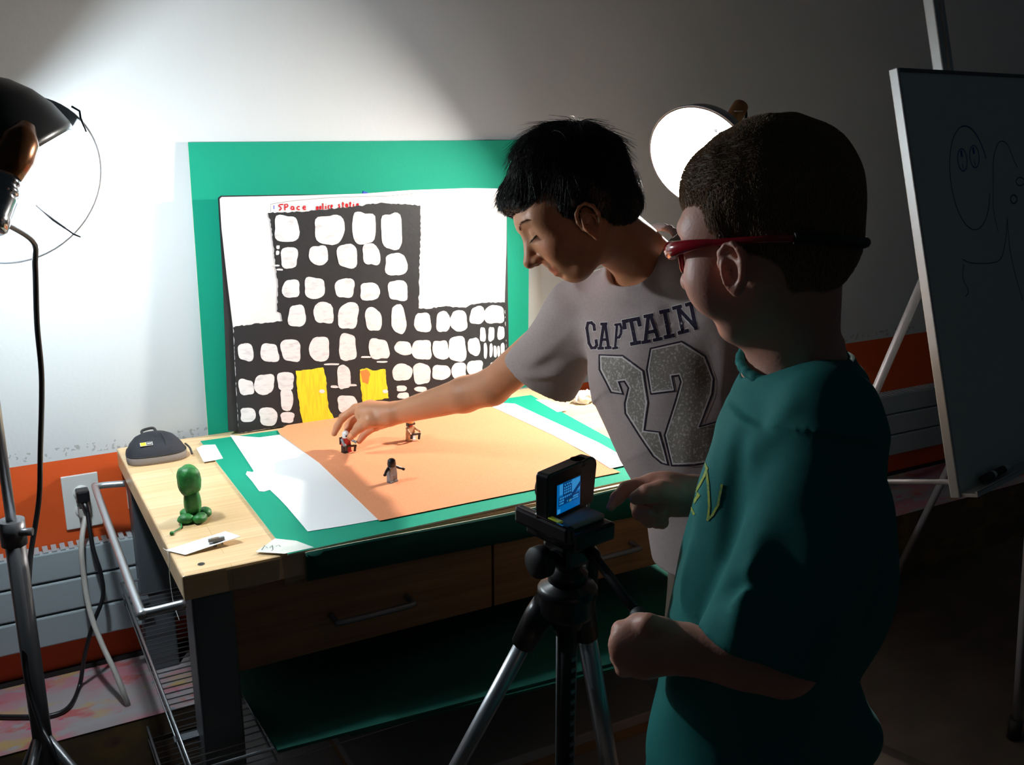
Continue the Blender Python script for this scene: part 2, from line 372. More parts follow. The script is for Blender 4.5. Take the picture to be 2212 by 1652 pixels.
# ------------------------------------------------------------ work table
TX0, TX1, TY0, TY1 = .248, 1.415, 1.588, 2.335
tb = empty('work_table', (.83, 1.96, 0), 'wooden work table with two drawers and grey metal legs against the wall', 'table')
top = MB().box((TX0, TY0, .714), (TX1, TY1, TZ))
top.build('tabletop', M['table_wood'], tb, bevel=.004)
MB().lathe([(0, .0006), (.006, .0006)], (.286, 1.621, TZ), (0, 0, 1), n=16).build('screw_hole', M['soft_black'], tb)
for x in (TX0 + .012, TX1 - .082):
    for y in (TY0 + .004, TY1 - .074):
        MB().box((x, y, 0), (x + .07, y + .07, .7139)).build('leg', M['steel'], tb, bevel=.004)
for y in (TY0 + .03, TY1 - .05): MB().box((TX0 + .082, y, .690), (TX1 - .082, y + .02, .7139)).build('rail', M['steel'], tb)
for x in (TX0 + .02, TX1 - .04):
    MB().box((x, TY0 + .074, .66), (x + .012, TY1 - .074, .7139)).build('apron', M['steel'], tb)
MB().box((TX0 + .09, TY0 + .06, .555), (TX1 - .09, TY1 - .09, .689)).build('drawer_case', M['drawer_wood'], tb)
for i, (x0, x1, hx0, hx1) in enumerate(((.322, .8285, .500, .648), (.8335, 1.330, 1.01, 1.158))):
    d = MB().box((x0, TY0 + .008, .555), (x1, TY0 + .026, .7135)).build('drawer', M['drawer_wood'], tb, bevel=.001)
    hz = .622
    hb = MB().tube(smooth_path([(hx0, TY0 + .006, hz), (hx0, TY0 - .02, hz), (hx0 + .012, TY0 - .028, hz), (hx1 - .012, TY0 - .028, hz), (hx1, TY0 - .02, hz), (hx1, TY0 + .006, hz)], 5), .0055, n=12)
    o = hb.build('drawer_handle', M['handle'], None); o.parent = d; o.matrix_parent_inverse = Matrix.Translation(-wloc(d))
# towel rail on the left side
rl = MB().tube(smooth_path([(.25, 2.262, .698), (.206, 2.268, .700), (.190, 2.262, .700), (.188, 2.245, .700), (.184, 1.93, .701), (.181, 1.62, .703), (.184, 1.605, .703), (.198, 1.597, .705), (.25, 1.592, .709)], 6), .0075, n=14)
rl.build('side_rail', M['alu'], tb)

def wire_shelf(z, label, x0=.222, x1=1.44, y0=1.50, y1=2.28):
    o = empty('wire_shelf', ((x0 + x1) / 2, (y0 + y1) / 2, z), label, 'wire shelf')
    f = MB()
    for xx in (x0, x1):
        f.tube([(xx, y0, z + .03), (xx, y1, z + .03)], .003, n=8); f.tube([(xx, y0, z), (xx, y1, z)], .002, n=8)
    for yy in (y0, y1): f.tube([(x0, yy, z + .03), (x1, yy, z + .03)], .003, n=8)
    for xx in np.linspace(x0 + .14, x1 - .14, 7): f.tube([(xx, y0, z), (xx, y1, z)], .002, n=6)
    f.build('frame', M['wire'], o)
    g = MB()
    for yy in np.arange(y0, y1, .0205):
        g.tube([(x0, yy, z + .03), (x0 + .002, yy, z + .001), (x1 - .002, yy, z + .001), (x1, yy, z + .03)], .00125, n=5)
    g.build('rungs', M['wire'], o)
    for yy in (y0 + .14, y1 - .05):
        MB().box((x0 - .004, yy, z - .004), (x0 + .05, yy + .02, z + .002)).build('bracket', M['steel'], o)
        MB().box((x1 - .05, yy, z - .004), (x1 + .004, yy + .02, z + .002)).build('bracket', M['steel'], o)
wire_shelf(.422, 'upper wire shelf under the table, holding the shaded green board')
wire_shelf(.165, 'lower wire shelf near the floor under the table')

# boards lying on the shelves
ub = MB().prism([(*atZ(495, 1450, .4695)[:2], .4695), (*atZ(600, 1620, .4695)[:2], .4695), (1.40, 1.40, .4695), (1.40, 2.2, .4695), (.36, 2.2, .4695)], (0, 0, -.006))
tag(ub.build('green_board', M['shaded_green'], loc=(.9, 1.8, .47)), 'large shaded green board lying flat on the wire shelf beneath the drawers', 'board')
tag(MB().prism([(.50, 1.55, .4635), (.48, 1.46, .4635), (1.36, 1.385, .4635), (1.38, 2.1, .4635), (.52, 2.15, .4635)], (0, 0, -.0055)).build('green_board', M['shaded_green'], loc=(.9, 1.8, .46)), 'second shaded green board jutting out from below the larger one on the shelf', 'board')
tag(MB().prism([(.35, 1.47, .206), (1.30, 1.40, .206), (1.34, 2.1, .206), (.36, 2.15, .206)], (0, 0, -.008)).build('foam_board', M['pale_board'], loc=(.9, 1.8, .2)), 'pale grey board lying on the lowest shelf under the table', 'board')
bx = empty('storage_box', (.9, 1.62, .207), 'flat cardboard box on the pale board under the table', 'box')
MB().box((.55, 1.52, .2065), (1.22, 2.0, .255)).build('box_body', M['cardboard'], bx, bevel=.003)
MB().box((.545, 1.515, .235), (1.225, 2.005, .259)).build('box_lid', M['pale_board'], bx, bevel=.003)
tag(MB().prism([(1.30, 1.30, .2065), (1.42, 1.34, .2065), (1.42, 2.1, .2065), (1.345, 2.1, .2065)], (0, 0, .005)).build('green_board', M['shaded_green'], loc=(1.37, 1.7, .21)), 'narrow green board with a tan edge at the right end of the lowest shelf', 'board')

# ------------------------------------------------------------ the little film set on the table
def sheet(name, poly, z, th, mats, label, cat, bevel=0):
    P = [(*atZ(x, y, z)[:2], z) if len(p_) == 2 else p_ for p_ in poly for x, y in [p_[:2]]]
    c = sum((Vector(p) for p in P), Vector()) / len(P)
    return tag(MB().prism(P, (0, 0, th), 0, 1).build(name, mats, loc=tuple(c)), label, cat)
sheet('green_card', [(433, 955), (595, 1165), (622, 1200), (1445, 1020), (1147, 855)], TZ + .0005, .003, [M['green'], M['board_edge']], 'green card sheet lying flat on the tabletop under the papers', 'card')
bd = [(.466, 2.352, 1.436), (1.340, 2.350, 1.43), (1.326, 2.330, TZ + .004), (.453, 2.329, TZ + .001)]
tag(MB().prism(bd, (0, .004, 0), 0, 1).build('green_card', [M['green'], M['board_edge']], loc=(.9, 2.32, 1.1)), 'tall green card leaning upright against the wall behind the painting', 'card')
# green strip hanging over the front edge
pts = []
N = 24; vs = []; fs = []
for i in range(N + 1):
    t = i / N; x = .455 + (1.25 - .455) * t
    w_ = .0025 * math.sin(t * 9) + .003
    zt = .757 + .004 * math.sin(t * 7 + 1); zb = .704 - .022 * t
    vs += [(x, TY0 - .004 - w_ * 1.2, zt), (x, TY0 - .007 - w_ * .5, (zt + zb) / 2), (x, TY0 - .0045, zb)]
for i in range(N):
    for k in range(2): fs.append((3 * i + k, 3 * i + 3 + k, 3 * i + 4 + k, 3 * i + 1 + k))
ms = MB().add(vs, fs, 0, True)
o = ms.build('green_strip', [M['shaded_green'], M['board_edge']], loc=(.85, 1.58, .73)); md = o.modifiers.new('s', 'SOLIDIFY'); md.thickness = .0018; md.material_offset_rim = 1
tag(o, 'shaded green strip of card taped along the front edge of the tabletop', 'card')
sheet('orange_paper', [(605, 938), (690, 1000), (820, 1125), (1075, 1073), (1340, 1020), (1318, 1010), (1195, 940), (1050, 862), (1040, 852), (820, 884), (632, 912), (600, 930)], TZ + .0055, .0006, [M['orange_paper']] * 2, 'large orange paper sheet, the ground of the toy scene', 'paper')
sheet('white_paper', [(497, 940), (560, 945), (612, 938), (640, 962), (690, 1000), (820, 1122), (742, 1136), (665, 1148), (620, 1095), (602, 1076), (583, 1058), (570, 1062), (560, 1061), (545, 1040), (531, 1024), (534, 1018), (546, 1020), (548, 1017), (527, 985)], TZ + .004, .0005, [M['white_paper']] * 2, 'torn white paper sheet on the green card, left of the orange paper', 'paper')
sheet('white_paper', [(1040, 868), (1112, 872), (1220, 922), (1295, 957), (1345, 985), (1370, 1001), (1318, 1012), (1260, 975), (1195, 940), (1120, 905)], TZ + .0065, .0005, [M['white_paper']] * 2, 'long narrow white paper strip along the right side of the orange paper', 'paper')
# tapes
def tape(poly, z, label, m_='tape'):
    P = [(*atZ(x, y, z)[:2], z) for x, y in poly]; c = sum((Vector(p) for p in P), Vector()) / len(P)
    return tag(MB().prism(P, (0, 0, .0003)).build('masking_tape', M[m_], loc=tuple(c)), label, 'tape')
tape([(424, 968), (440, 961), (465, 960), (482, 990), (465, 994), (440, 998)], TZ + .0039, 'white tape piece holding the back left corner of the flat green card')
tape([(1157, 863), (1184, 864), (1226, 886), (1204, 890)], TZ + .0039, 'white tape piece holding the right edge of the flat green card')
fp = tape([(552, 1192), (594, 1163), (640, 1168), (678, 1182), (614, 1196)], TZ + .0039, 'white tape piece with pen scribbles at the front left corner of the green card')
sc = MB()
for seg in ([(565, 1188), (572, 1178), (578, 1184)], [(583, 1183), (588, 1178), (590, 1187), (586, 1190)], [(596, 1180), (602, 1177), (606, 1181)]):
    strip(sc, [(*atZ(x, y, TZ + .0044)[:2], TZ + .0044) for x, y in seg], .0012, (0, 0, 1))
o = sc.build('scribble', M['dark_ink'], None); o.parent = fp; o.matrix_parent_inverse = Matrix.Translation(-wloc(fp))
yy = TY0 - .0006
tp = MB().add([(.415, yy, .759), (.478, yy - .004, .757), (.476, yy - .004, .716), (.44, yy, .706), (.418, yy, .704)], [(0, 1, 2, 3, 4)])
tag(tp.build('packing_tape', M['clear_tape'], loc=(.44, yy, .73)), 'brown see-through tape over the left end of the hanging green strip', 'tape')
tp = MB().add([(.32, yy, .759), (.412, yy, .7585), (.408, yy, .716), (.36, yy, .7135), (.322, yy, .716)], [(0, 1, 2, 3, 4)])
tag(tp.build('packing_tape', M['clear_tape'], loc=(.37, yy, .73)), 'brown see-through tape on the table front edge near the left corner', 'tape')

# the painting
PY = 2.302
pt = empty('painting', (.87, PY, TZ), 'child\'s painting of a black tower block with white and yellow windows', 'painting')
def Z3(x, y, dy=0):
    p = atY(460 + x / 2.898, 390 + y / 2.898, PY); lean = (p[2] - TZ) * .03
    return Vector((p[0], PY + lean - dy, p[2]))
def flat(mb, poly, dy, mi=0):
    P = [Z3(x, y, dy) for x, y in poly]; bm = bmesh.new(); f = bm.faces.new([bm.verts.new(p) for p in P])
    bmesh.ops.triangulate(bm, faces=[f]); bm.verts.index_update()
    mb.add([v.co.copy() for v in bm.verts], [[v.index for v in q.verts] for q in bm.faces], mi); bm.free()
b1 = MB().prism([Z3(x, y, -.001) for x, y in [(44, 112), (62, 98), (500, 92), (980, 88), (1300, 66), (1857, 60), (1857, 1320), (1000, 1440), (200, 1558), (150, 1568), (98, 1568), (88, 1200), (70, 620)]], (0, .003, 0))
b1.build('backing_board', M['soft_black'], pt)
pb = MB(); flat(pb, [(52, 118), (64, 106), (560, 96), (960, 84), (1250, 62), (1600, 50), (1790, 52), (1857, 62), (1850, 400), (1834, 760), (1848, 1312), (1000, 1445), (240, 1570), (160, 1584), (145, 1300), (130, 925), (95, 620), (62, 300)], .001)
pb.build('paper', M['cream_paper'], pt)
R_ = random.Random(3)
def rough(poly, amp, step=14):
    out = []
    for i, (x, y) in enumerate(poly):
        x2, y2 = poly[(i + 1) % len(poly)]; L = math.hypot(x2 - x, y2 - y); k = max(1, int(L / step))
        for j in range(k):
            t = j / k; a = amp if 0 < j else amp * .4
            out.append((x + (x2 - x) * t + R_.uniform(-a, a), y + (y2 - y) * t + R_.uniform(-a, a)))
    return out
tx = MB()
GL = {'S': [[(1, 0), (.3, .05), (.05, .25), (.5, .45), (.6, .7), (.2, 1)]], 'P': [[(.1, 1), (.1, 0), (.6, 0), (.75, .25), (.5, .5), (.12, .5)]], 'a': [[(.7, .45), (.3, .4), (.1, .7), (.3, .95), (.65, .8), (.7, .45), (.72, 1)]],
      'c': [[(.7, .45), (.3, .45), (.1, .7), (.3, .95), (.7, .95)]], 'e': [[(.1, .7), (.65, .65), (.6, .42), (.25, .42), (.1, .7), (.3, .98), (.7, .92)]], 'p': [[(.1, .4), (.1, 1.2)], [(.1, .45), (.6, .45), (.6, .85), (.12, .9)]],
      'o': [[(.4, .4), (.1, .65), (.3, .95), (.65, .8), (.6, .45), (.4, .4)]], 'l': [[(.3, 0), (.3, 1)]], 'i': [[(.3, .45), (.3, 1)], [(.28, .15), (.34, .22)]], 's': [[(.6, .42), (.2, .5), (.25, .68), (.6, .75), (.5, .98), (.1, .95)]], 't': [[(.4, .05), (.4, 1)], [(.1, .4), (.8, .35)]], 'I': [[(.4, 0), (.4, .8)]]}
def write(txt, x, y, w_, h_, slope, mi, wd=.0030):
    for i, ch in enumerate(txt):
        for st in GL.get(ch, []):
            strip(tx, [Z3(x + (i + px * .8) * w_, y + py * h_ + (i * w_) * slope, .0014) for px, py in st], wd, (0, -1, 0), mi, .0004)
write('SPace', 420, 152, 38, 38, -.03, 0); write('police', 660, 148, 18, 40, -.10, 0); write('statio', 796, 136, 23, 36, -.04, 0); write('I', 385, 158, 22, 30, 0, 1, .0018)
strip(tx, [Z3(x, y, .0014) for x, y in [(370, 200), (372, 150), (520, 128), (760, 108), (1050, 100), (1130, 98), (1325, 78), (1322, 150)]], .0007, (0, -1, 0), 2)
tx.build('lettering', [M['red_ink'], M['blue_ink'], M['dark_ink']], pt)
bl = MB()
flat(bl, rough([(355, 205), (520, 200), (640, 190), (740, 180), (900, 165), (1000, 150), (1070, 140), (1130, 148), (1230, 152), (1312, 158), (1312, 330), (1300, 560), (1294, 800), (1340, 805), (1450, 790), (1590, 797), (1612, 782), (1690, 766), (1833, 762), (1848, 1310), (1000, 1444), (240, 1568), (160, 1583), (145, 1300), (131, 922), (170, 912), (290, 896), (438, 882), (428, 832), (406, 822), (412, 650), (402, 560), (385, 400), (370, 250), (357, 232)], 4), .0022)
bl.build('building_silhouette', M['black_paint'], pt)
B = [(470, 305, 150, 165), (740, 310, 180, 185), (955, 300, 140, 205), (1130, 320, 135, 215), (485, 485, 105, 130), (670, 470, 115, 125), (850, 475, 130, 145), (1000, 465, 105, 135), (1155, 528, 140, 135),
     (495, 680, 105, 115), (642, 675, 125, 130), (832, 675, 115, 125), (988, 697, 120, 110), (1165, 690, 125, 120), (530, 850, 105, 140), (698, 830, 120, 135), (852, 848, 125, 160), (1008, 870, 100, 150), (1167, 870, 95, 175),
     (1318, 890, 100, 125), (1445, 885, 85, 135), (1543, 880, 110, 130), (1660, 845, 95, 110), (1765, 840, 120, 115), (208, 1075, 95, 110), (357, 1080, 110, 115), (490, 1063, 120, 135), (670, 1055, 120, 160), (845, 1045, 110, 160),
     (1040, 1055, 120, 130), (1195, 1050, 105, 90), (1310, 1060, 115, 125), (1428, 1060, 95, 120), (1532, 1055, 115, 150), (1637, 1040, 75, 115), (1692, 965, 35, 90), (1745, 962, 38, 85), (1805, 955, 42, 85),
     (1707, 1065, 22, 95), (1742, 1062, 20, 85), (1768, 1070, 20, 75), (1790, 1070, 18, 70), (1815, 1055, 25, 75), (208, 1293, 95, 95), (322, 1275, 125, 125), (455, 1255, 105, 110), (462, 1370, 80, 130), (820, 1230, 85, 140),
     (1185, 1200, 120, 110), (1307, 1208, 110, 125), (1428, 1200, 110, 95), (1540, 1190, 90, 100), (1640, 1170, 95, 90), (218, 1465, 95, 85), (345, 1475, 115, 110), (465, 1480, 85, 65), (840, 1400, 120, 115), (485, 1550, 60, 16),
     (1180, 1300, 65, 35), (1300, 1305, 75, 35), (1190, 1345, 70, 40), (415, 420, 20, 24), (412, 455, 22, 26), (405, 535, 40, 10), (425, 560, 40, 12), (745, 1150, 90, 12), (960, 1105, 60, 12), (1060, 1135, 70, 10), (760, 1290, 50, 16), (870, 1280, 60, 14), (1710, 1210, 60, 60), (1760, 1160, 50, 50)]
wm = MB()
for (cx, cy, bw, bh) in B:
    e = R_.uniform(2.3, 4.2); n = 30; poly = []; ph = [R_.uniform(0, 6.3) for _ in range(4)]; sk = R_.uniform(-.10, .12)
    for k in range(n):
        a = 2 * PI * k / n; c_, s_ = math.cos(a), math.sin(a)
        rr = (abs(c_) ** e + abs(s_) ** e) ** (-1 / e) * (1 + .05 * math.sin(2 * a + ph[0]) + .045 * math.sin(3 * a + ph[1]) + .03 * math.sin(5 * a + ph[2]) + R_.uniform(-.018, .018))
        poly.append((cx + bw / 2 * (c_ * rr + sk * s_ * rr), cy + bh / 2 * s_ * rr))
    flat(wm, poly, .0028 + R_.uniform(0, .0002))
wm.build('painted_windows', M['white_paint'], pt)
ym = MB()
for kd, poly in enumerate(([(520, 1192), (600, 1182), (690, 1170), (708, 1240), (714, 1330), (722, 1420), (757, 1490), (660, 1515), (570, 1537), (545, 1450), (528, 1300)], [(920, 1185), (960, 1172), (1000, 1188), (1080, 1180), (1088, 1280), (1100, 1360), (935, 1387), (925, 1280)])):
    ym = MB(); flat(ym, rough(poly, 3), .0029); cx = (682, 1078)[kd]
    flat(ym, [(cx + 18 * math.cos(a * .6), 1318 + 12 * math.sin(a * .6)) for a in range(10)], .0033, 1)
    if kd: flat(ym, rough([(922, 1192), (965, 1180), (985, 1215), (970, 1275), (935, 1260)], 4), .0032, 2)
    ym.build('painted_door', [M['yellow_paint'], M['white_paint'], M['toy_orange']], pt)
cl = MB().box((0, 0, 0), (.012, .006, .006), 0, Matrix.Rotation(.3, 3, 'Y'), tuple(Z3(955, 84, -.001)))
tag(cl.build('clip', M['blue_ink'], loc=tuple(Z3(955, 84))), 'tiny blue clip on the top edge of the painting', 'clip')

# camera pouch (rounded, black top with grey rim)
def pouch():
    c = (.316, 2.225, TZ); o = empty('camera_pouch', c, 'black padded camera pouch with grey rim on the back left of the table', 'pouch')
    prof = [(0, 0, 1.0), (.006, 0, 1.04), (.016, 1, 1.05), (.0205, 1, 1.03), (.021, 2, 1.02), (.033, 2, .93), (.044, 2, .76), (.050, 2, .55), (.052, 2, .3), (.0525, 2, 0.02)]
    rot = Matrix.Rotation(math.radians(-2), 3, 'Z')
    def ring(z, s, n=44):
        out = []
        for k in range(n):
            a = 2 * PI * k / n; e = 3.2; cc, ss = math.cos(a), math.sin(a); r = (abs(cc) ** e + abs(ss) ** e) ** (-1 / e)
            tap = 1 - .22 * (ss * r + 1) / 2
            out.append(Vector(c) + rot @ Vector((cc * r * .066 * s * tap, ss * r * .049 * s, z + .004 * (z / .05) * ss)))
        return out
    for nm, rng, m_ in (('rim', (0, 5), 'pouch_grey'), ('cover', (4, 10), 'pouch_black')):
        vs = []; n = 44; rows = prof[rng[0]:rng[1]]
        for z, _, s in rows: vs += ring(z, s)
        fs = [(i * n + k, i * n + (k + 1) % n, (i + 1) * n + (k + 1) % n, (i + 1) * n + k) for i in range(len(rows) - 1) for k in range(n)]
        fs += [tuple(range((len(rows) - 1) * n, len(rows) * n))] + ([tuple(range(n))] if nm == 'rim' else [])
        MB().add(vs, fs, 0, True).build(nm, M[m_], o)
    zp = MB().tube([p + Vector((0, 0, .0)) for p in ring(.0208, 1.028)], .0016, closed=True, n=6)
    zp.build('zipper', M['soft_black'], o)
    MB().tube(smooth_path([Vector(c) + Vector(v) for v in ((.063, -.010, .026), (.070, -.022, .018), (.072, -.034, .006))], 5), .0028, n=8, flat=.5).build('zipper_pull', M['soft_black'], o)
    MB().tube(smooth_path([Vector(c) + Vector(v) for v in ((-.020, .030, .049), (-.018, .034, .056), (.004, .036, .058), (.010, .030, .050))], 5), .003, n=8, flat=.5).build('loop', M['soft_black'], o)
    MB().tube(smooth_path([Vector(c) + Vector(v) for v in ((.012, .040, .046), (.015, .01, .0535), (.018, -.03, .046), (.018, -.043, .030))], 6), .0013, n=6).build('seam', M['soft_black'], o)
    R = Matrix.Rotation(math.radians(38), 3, 'X'); lc = Vector(c) + Vector((-.022, -.034, .0445))
    lg = MB().box((-.013, -.0045, 0), (.013, .0045, .0012), 0, R, tuple(lc)); lg.box((-.012, -.0038, .0012), (-.001, .0038, .0018), 1, R, tuple(lc)); lg.box((0, -.0038, .0012), (.012, .0038, .0016), 2, R, tuple(lc))
    for i in range(4): lg.box((.0015 + i * .0025, -.0018, .0016), (.003 + i * .0025, .0018, .002), 0, R, tuple(lc))
    lg.build('logo_patch', [M['toy_white'], M['yellow_paint'], M['soft_black']], o)
pouch()

# green clay creature
def clay():
    c = Vector((.316, 1.825, TZ)); o = empty('clay_figure', tuple(c), 'green modelling clay creature with a big head, long neck and four feet', 'clay figure')
    def blob(name, cc, r, sc, seed, m_='clay', R=None, sq=0):
        q = MB().sph((0, 0, 0), 1, n=28); vv = []
        for v in q.v:
            v = Vector(v)
            if sq: e = sq; k = (abs(v.x) ** e + abs(v.y) ** e + abs(v.z) ** e) ** (-1 / e) if v.length else 1; v = v * k
            v = v * (1 + .09 * noise.noise(v * 1.6 + Vector((seed, 0, 0))) + .035 * noise.noise(v * 5 + Vector((seed, 3, 0))))
            v = Vector((v.x * sc[0], v.y * sc[1], v.z * sc[2])) * r
            vv.append(c + Vector(cc) + (R @ v if R is not None else v))
        q.v = [tuple(v) for v in vv]; return q.build(name, M[m_], o)
    blob('body', (0, 0, .036), .03, (.50, .50, 1.05), 2, sq=2.6)
    blob('head', (-.003, 0, .080), .0215, (.95, 1.0, 1.28), 1, sq=3.0)
    for i, (x, y) in enumerate(((-.016, -.012), (.008, -.020), (.022, .004), (-.008, .014))): blob('foot', (x, y, .0090), .0138, (1.15, .9, .7), 5 + i, R=Matrix.Rotation(i * .8, 3, 'Z'))
    tl = MB().tube(smooth_path([c + Vector(v) for v in ((-.018, -.012, .004), (-.026, -.018, .004), (-.030, -.034, .003), (-.042, -.046, .003), (-.048, -.052, .003))], 6), .0016, n=8)
    tl.sph(c + Vector((-.050, -.055, .0035)), .0042, n=12); tl.build('tail', M['clay'], o)
clay()

# folded note with a tiny toy beside it
A_ = Vector(atZ(357, 1188, TZ + .002)); B_ = Vector(atZ(400, 1198, TZ + .003)); C_ = Vector(atZ(520, 1158, TZ + .012)); D_ = Vector(atZ(487, 1147, TZ + .012))
nt_ = MB().add([A_, B_, C_, D_], [(0, 1, 2, 3)]); o = nt_.build('note_paper', M['white_paper'], loc=tuple(A_)); sm = o.modifiers.new('s', 'SOLIDIFY'); sm.thickness = .0006
tag(o, 'small folded white paper note tilted up near the front left corner of the table', 'paper')
E_ = Vector(atZ(352, 1184, TZ + .001))
tag(MB().tube(smooth_path([E_, (.2455, E_.y - .02, .757), (.243, E_.y - .03, .72), (.2425, E_.y - .045, .68), (.246, E_.y - .07, .652)], 8), .0006, n=6).build('thread', M['thread'], loc=tuple(E_)), 'thin white thread hanging over the left edge of the table', 'thread')
tg = Vector(atZ(466, 1180, TZ)); t_ = empty('toy_blaster', tuple(tg), 'tiny dark toy gun propped against the white paper note', 'toy')
k = MB().box((-.012, -.003, .010), (.016, .003, .016)).box((-.004, -.0025, 0), (.002, .0025, .011)).box((.010, -.002, .002), (.013, .002, .012))
k.v = [tuple(Vector(v) + tg) for v in k.v]; k.build('body', M['toy_grey'], t_, bevel=.0008)
k = MB().box((-.008, -.0035, .016), (.006, .0035, .019)); k.v = [tuple(Vector(v) + tg) for v in k.v]; k.build('barrel', M['toy_white'], t_, bevel=.0005)

# small block toy figures
def toy(loc, yaw, label, cols, helmet, gun=True, armL=(-.4), armR=(-.9), spread=.22):
    o = empty('toy_figure', loc, label, 'toy figure', 'toy figures on the orange paper')
    R = Matrix.Rotation(yaw, 4, 'Z') @ Matrix.Scale(1.28, 4); T = Matrix.Translation(loc)
    def put(mb, name, m_, X=Matrix(), bevel=.0005):
        mb.v = [tuple(T @ R @ X @ Vector(v)) for v in mb.v]; return mb.build(name, M[m_], o, bevel=bevel)
    for s in (-1, 1): put(MB().box((s * .0041 - .0038, -.004, 0), (s * .0041 + .0038, .004, .0105)).box((s * .0041 - .0038, -.0058, 0), (s * .0041 + .0038, .004, .003)), 'leg', cols[0] if s < 0 else cols[1])
    put(MB().box((-.0079, -.0042, .0105), (.0079, .0042, .0135)), 'hips', cols[0])
    put(MB().add([(-.008, -.004, .0136), (.008, -.004, .0136), (.008, .004, .0136), (-.008, .004, .0136), (-.006, -.004, .0266), (.006, -.004, .0266), (.006, .004, .0266), (-.006, .004, .0266)], [(0, 3, 2, 1), (4, 5, 6, 7), (0, 1, 5, 4), (1, 2, 6, 5), (2, 3, 7, 6), (3, 0, 4, 7)]), 'torso', cols[2])
    put(MB().lathe([(0, .0265), (.0045, .0266), (.0051, .028), (.0051, .034), (.004, .0358), (0, .036)], (0, 0, 0), (0, 0, 1), n=20), 'head', cols[4])
    for s, an in ((-1, armL), (1, armR)):
        X = Matrix.Translation((s * .0078, 0, .0245)) @ Matrix.Rotation(an, 4, 'X') @ Matrix.Rotation(-s * spread, 4, 'Y')
        put(MB().tube([(0, 0, .001), (0, 0, -.007), (0, -.002, -.0125)], [.0026, .0024, .002], n=10), 'arm', cols[3], X)
        put(MB().lathe([(.0017, -.0015), (.0026, -.0015), (.0026, .0015), (.0017, .0015)], (0, -.003, -.015), (0, 0, 1), n=12, a0=.6, a1=5.7), 'hand', cols[3], X)
    helmet(put)
    if gun:
        X = Matrix.Translation((.002, -.0125, .0135)) @ Matrix.Rotation(.15, 4, 'Y')
        put(MB().box((-.011, -.0015, -.0015), (.011, .0015, .002)).box((-.011, -.0015, -.008), (-.007, .0015, .002)).box((.007, -.0015, -.010), (.0105, .0015, .001)), 'blaster', 'black_plastic', X)
    return o
def h_white(put):
    put(MB().lathe([(.0062, .027), (.0066, .031), (.0058, .036), (.003, .0385), (0, .039)], (0, 0, 0), (0, 0, 1), n=20), 'helmet', 'toy_white')
    put(MB().box((-.0045, -.0070, .0300), (.0045, -.0055, .0325)), 'visor', 'black_plastic'); put(MB().box((-.009, .0045, .014), (.009, .0075, .027)), 'backpack', 'black_plastic')
def h_black(put):
    put(MB().lathe([(.0064, .0265), (.0072, .031), (.0062, .037), (.0032, .0395), (0, .040)], (0, 0, 0), (0, 0, 1), n=20), 'helmet', 'black_plastic')
def h_orange(put):
    put(MB().lathe([(.0066, .0330), (.0062, .036), (.003, .0385), (.0008, .0405), (0, .041)], (0, 0, 0), (0, 0, 1), n=20), 'helmet', 'toy_orange')
    put(MB().box((-.0068, -.0068, .0300), (.0068, -.0045, .0330)), 'goggles', 'black_plastic'); put(MB().box((-.0074, -.004, .028), (-.0058, .003, .034)).box((.0058, -.004, .028), (.0074, .003, .034)), 'ear_flap', 'black_plastic')
ZF = TZ + .0062
toy((.694, 2.040, ZF), .25, 'tiny toy figure with a white helmet held by the fingers, red and dark body', ('black_plastic', 'toy_red', 'toy_red', 'toy_grey', 'toy_grey'), h_white, armL=-.9, armR=-1.0)
toy((.853, 2.048, ZF), .30, 'tiny tan toy figure with orange cap and goggles standing back on the orange paper', ('tan', 'toy_white', 'tan', 'tan', 'toy_red'), h_orange, armL=-.8, armR=-.9)
toy((.713, 1.816, ZF), .35, 'tiny black-helmeted toy figure with arms out standing nearest the front of the orange paper', ('toy_grey', 'toy_grey', 'toy_grey', 'black_plastic', 'black_plastic'), h_black, False, armL=-.5, armR=-.3, spread=1.0)

# tissue and red lump
def crumple(name, c, r, sc, m_, label, cat, amp=.35):
    q = MB().sph((0, 0, 0), 1, n=26); vv = []
    for v in q.v:
        v = Vector(v); d = 1 + amp * noise.noise(v * 2.3) + amp * .6 * abs(noise.noise(v * 5))
        v = v * d; vv.append(tuple(Vector((v.x * sc[0] * r, v.y * sc[1] * r, max(v.z * sc[2], -.55) * r))))
    q.v = [tuple(Vector(v) + Vector(c)) for v in vv]; q.sm = [False] * len(q.sm)
    return tag(q.build(name, M[m_], loc=c), label, cat)
crumple('crumpled_tissue', (1.385, 2.135, TZ + .013), .021, (1.3, 1, .9), 'tissue', 'crumpled white tissue at the right edge of the table', 'tissue')
crumple('red_lump', (1.338, 1.772, TZ + .012), .018, (1, 1.1, 1), 'toy_red', 'red clay lump on the table beside the grey shirt', 'clay', .12)

#@@LAMPS
# ------------------------------------------------------------ lamps
CR = Vector(RT); CU = Vector(UP); CB = -Vector(FW)      # helpers: across, up and towards the viewer
def dirv(r, u, b): return (CR * r + CU * u + CB * b).normalized()
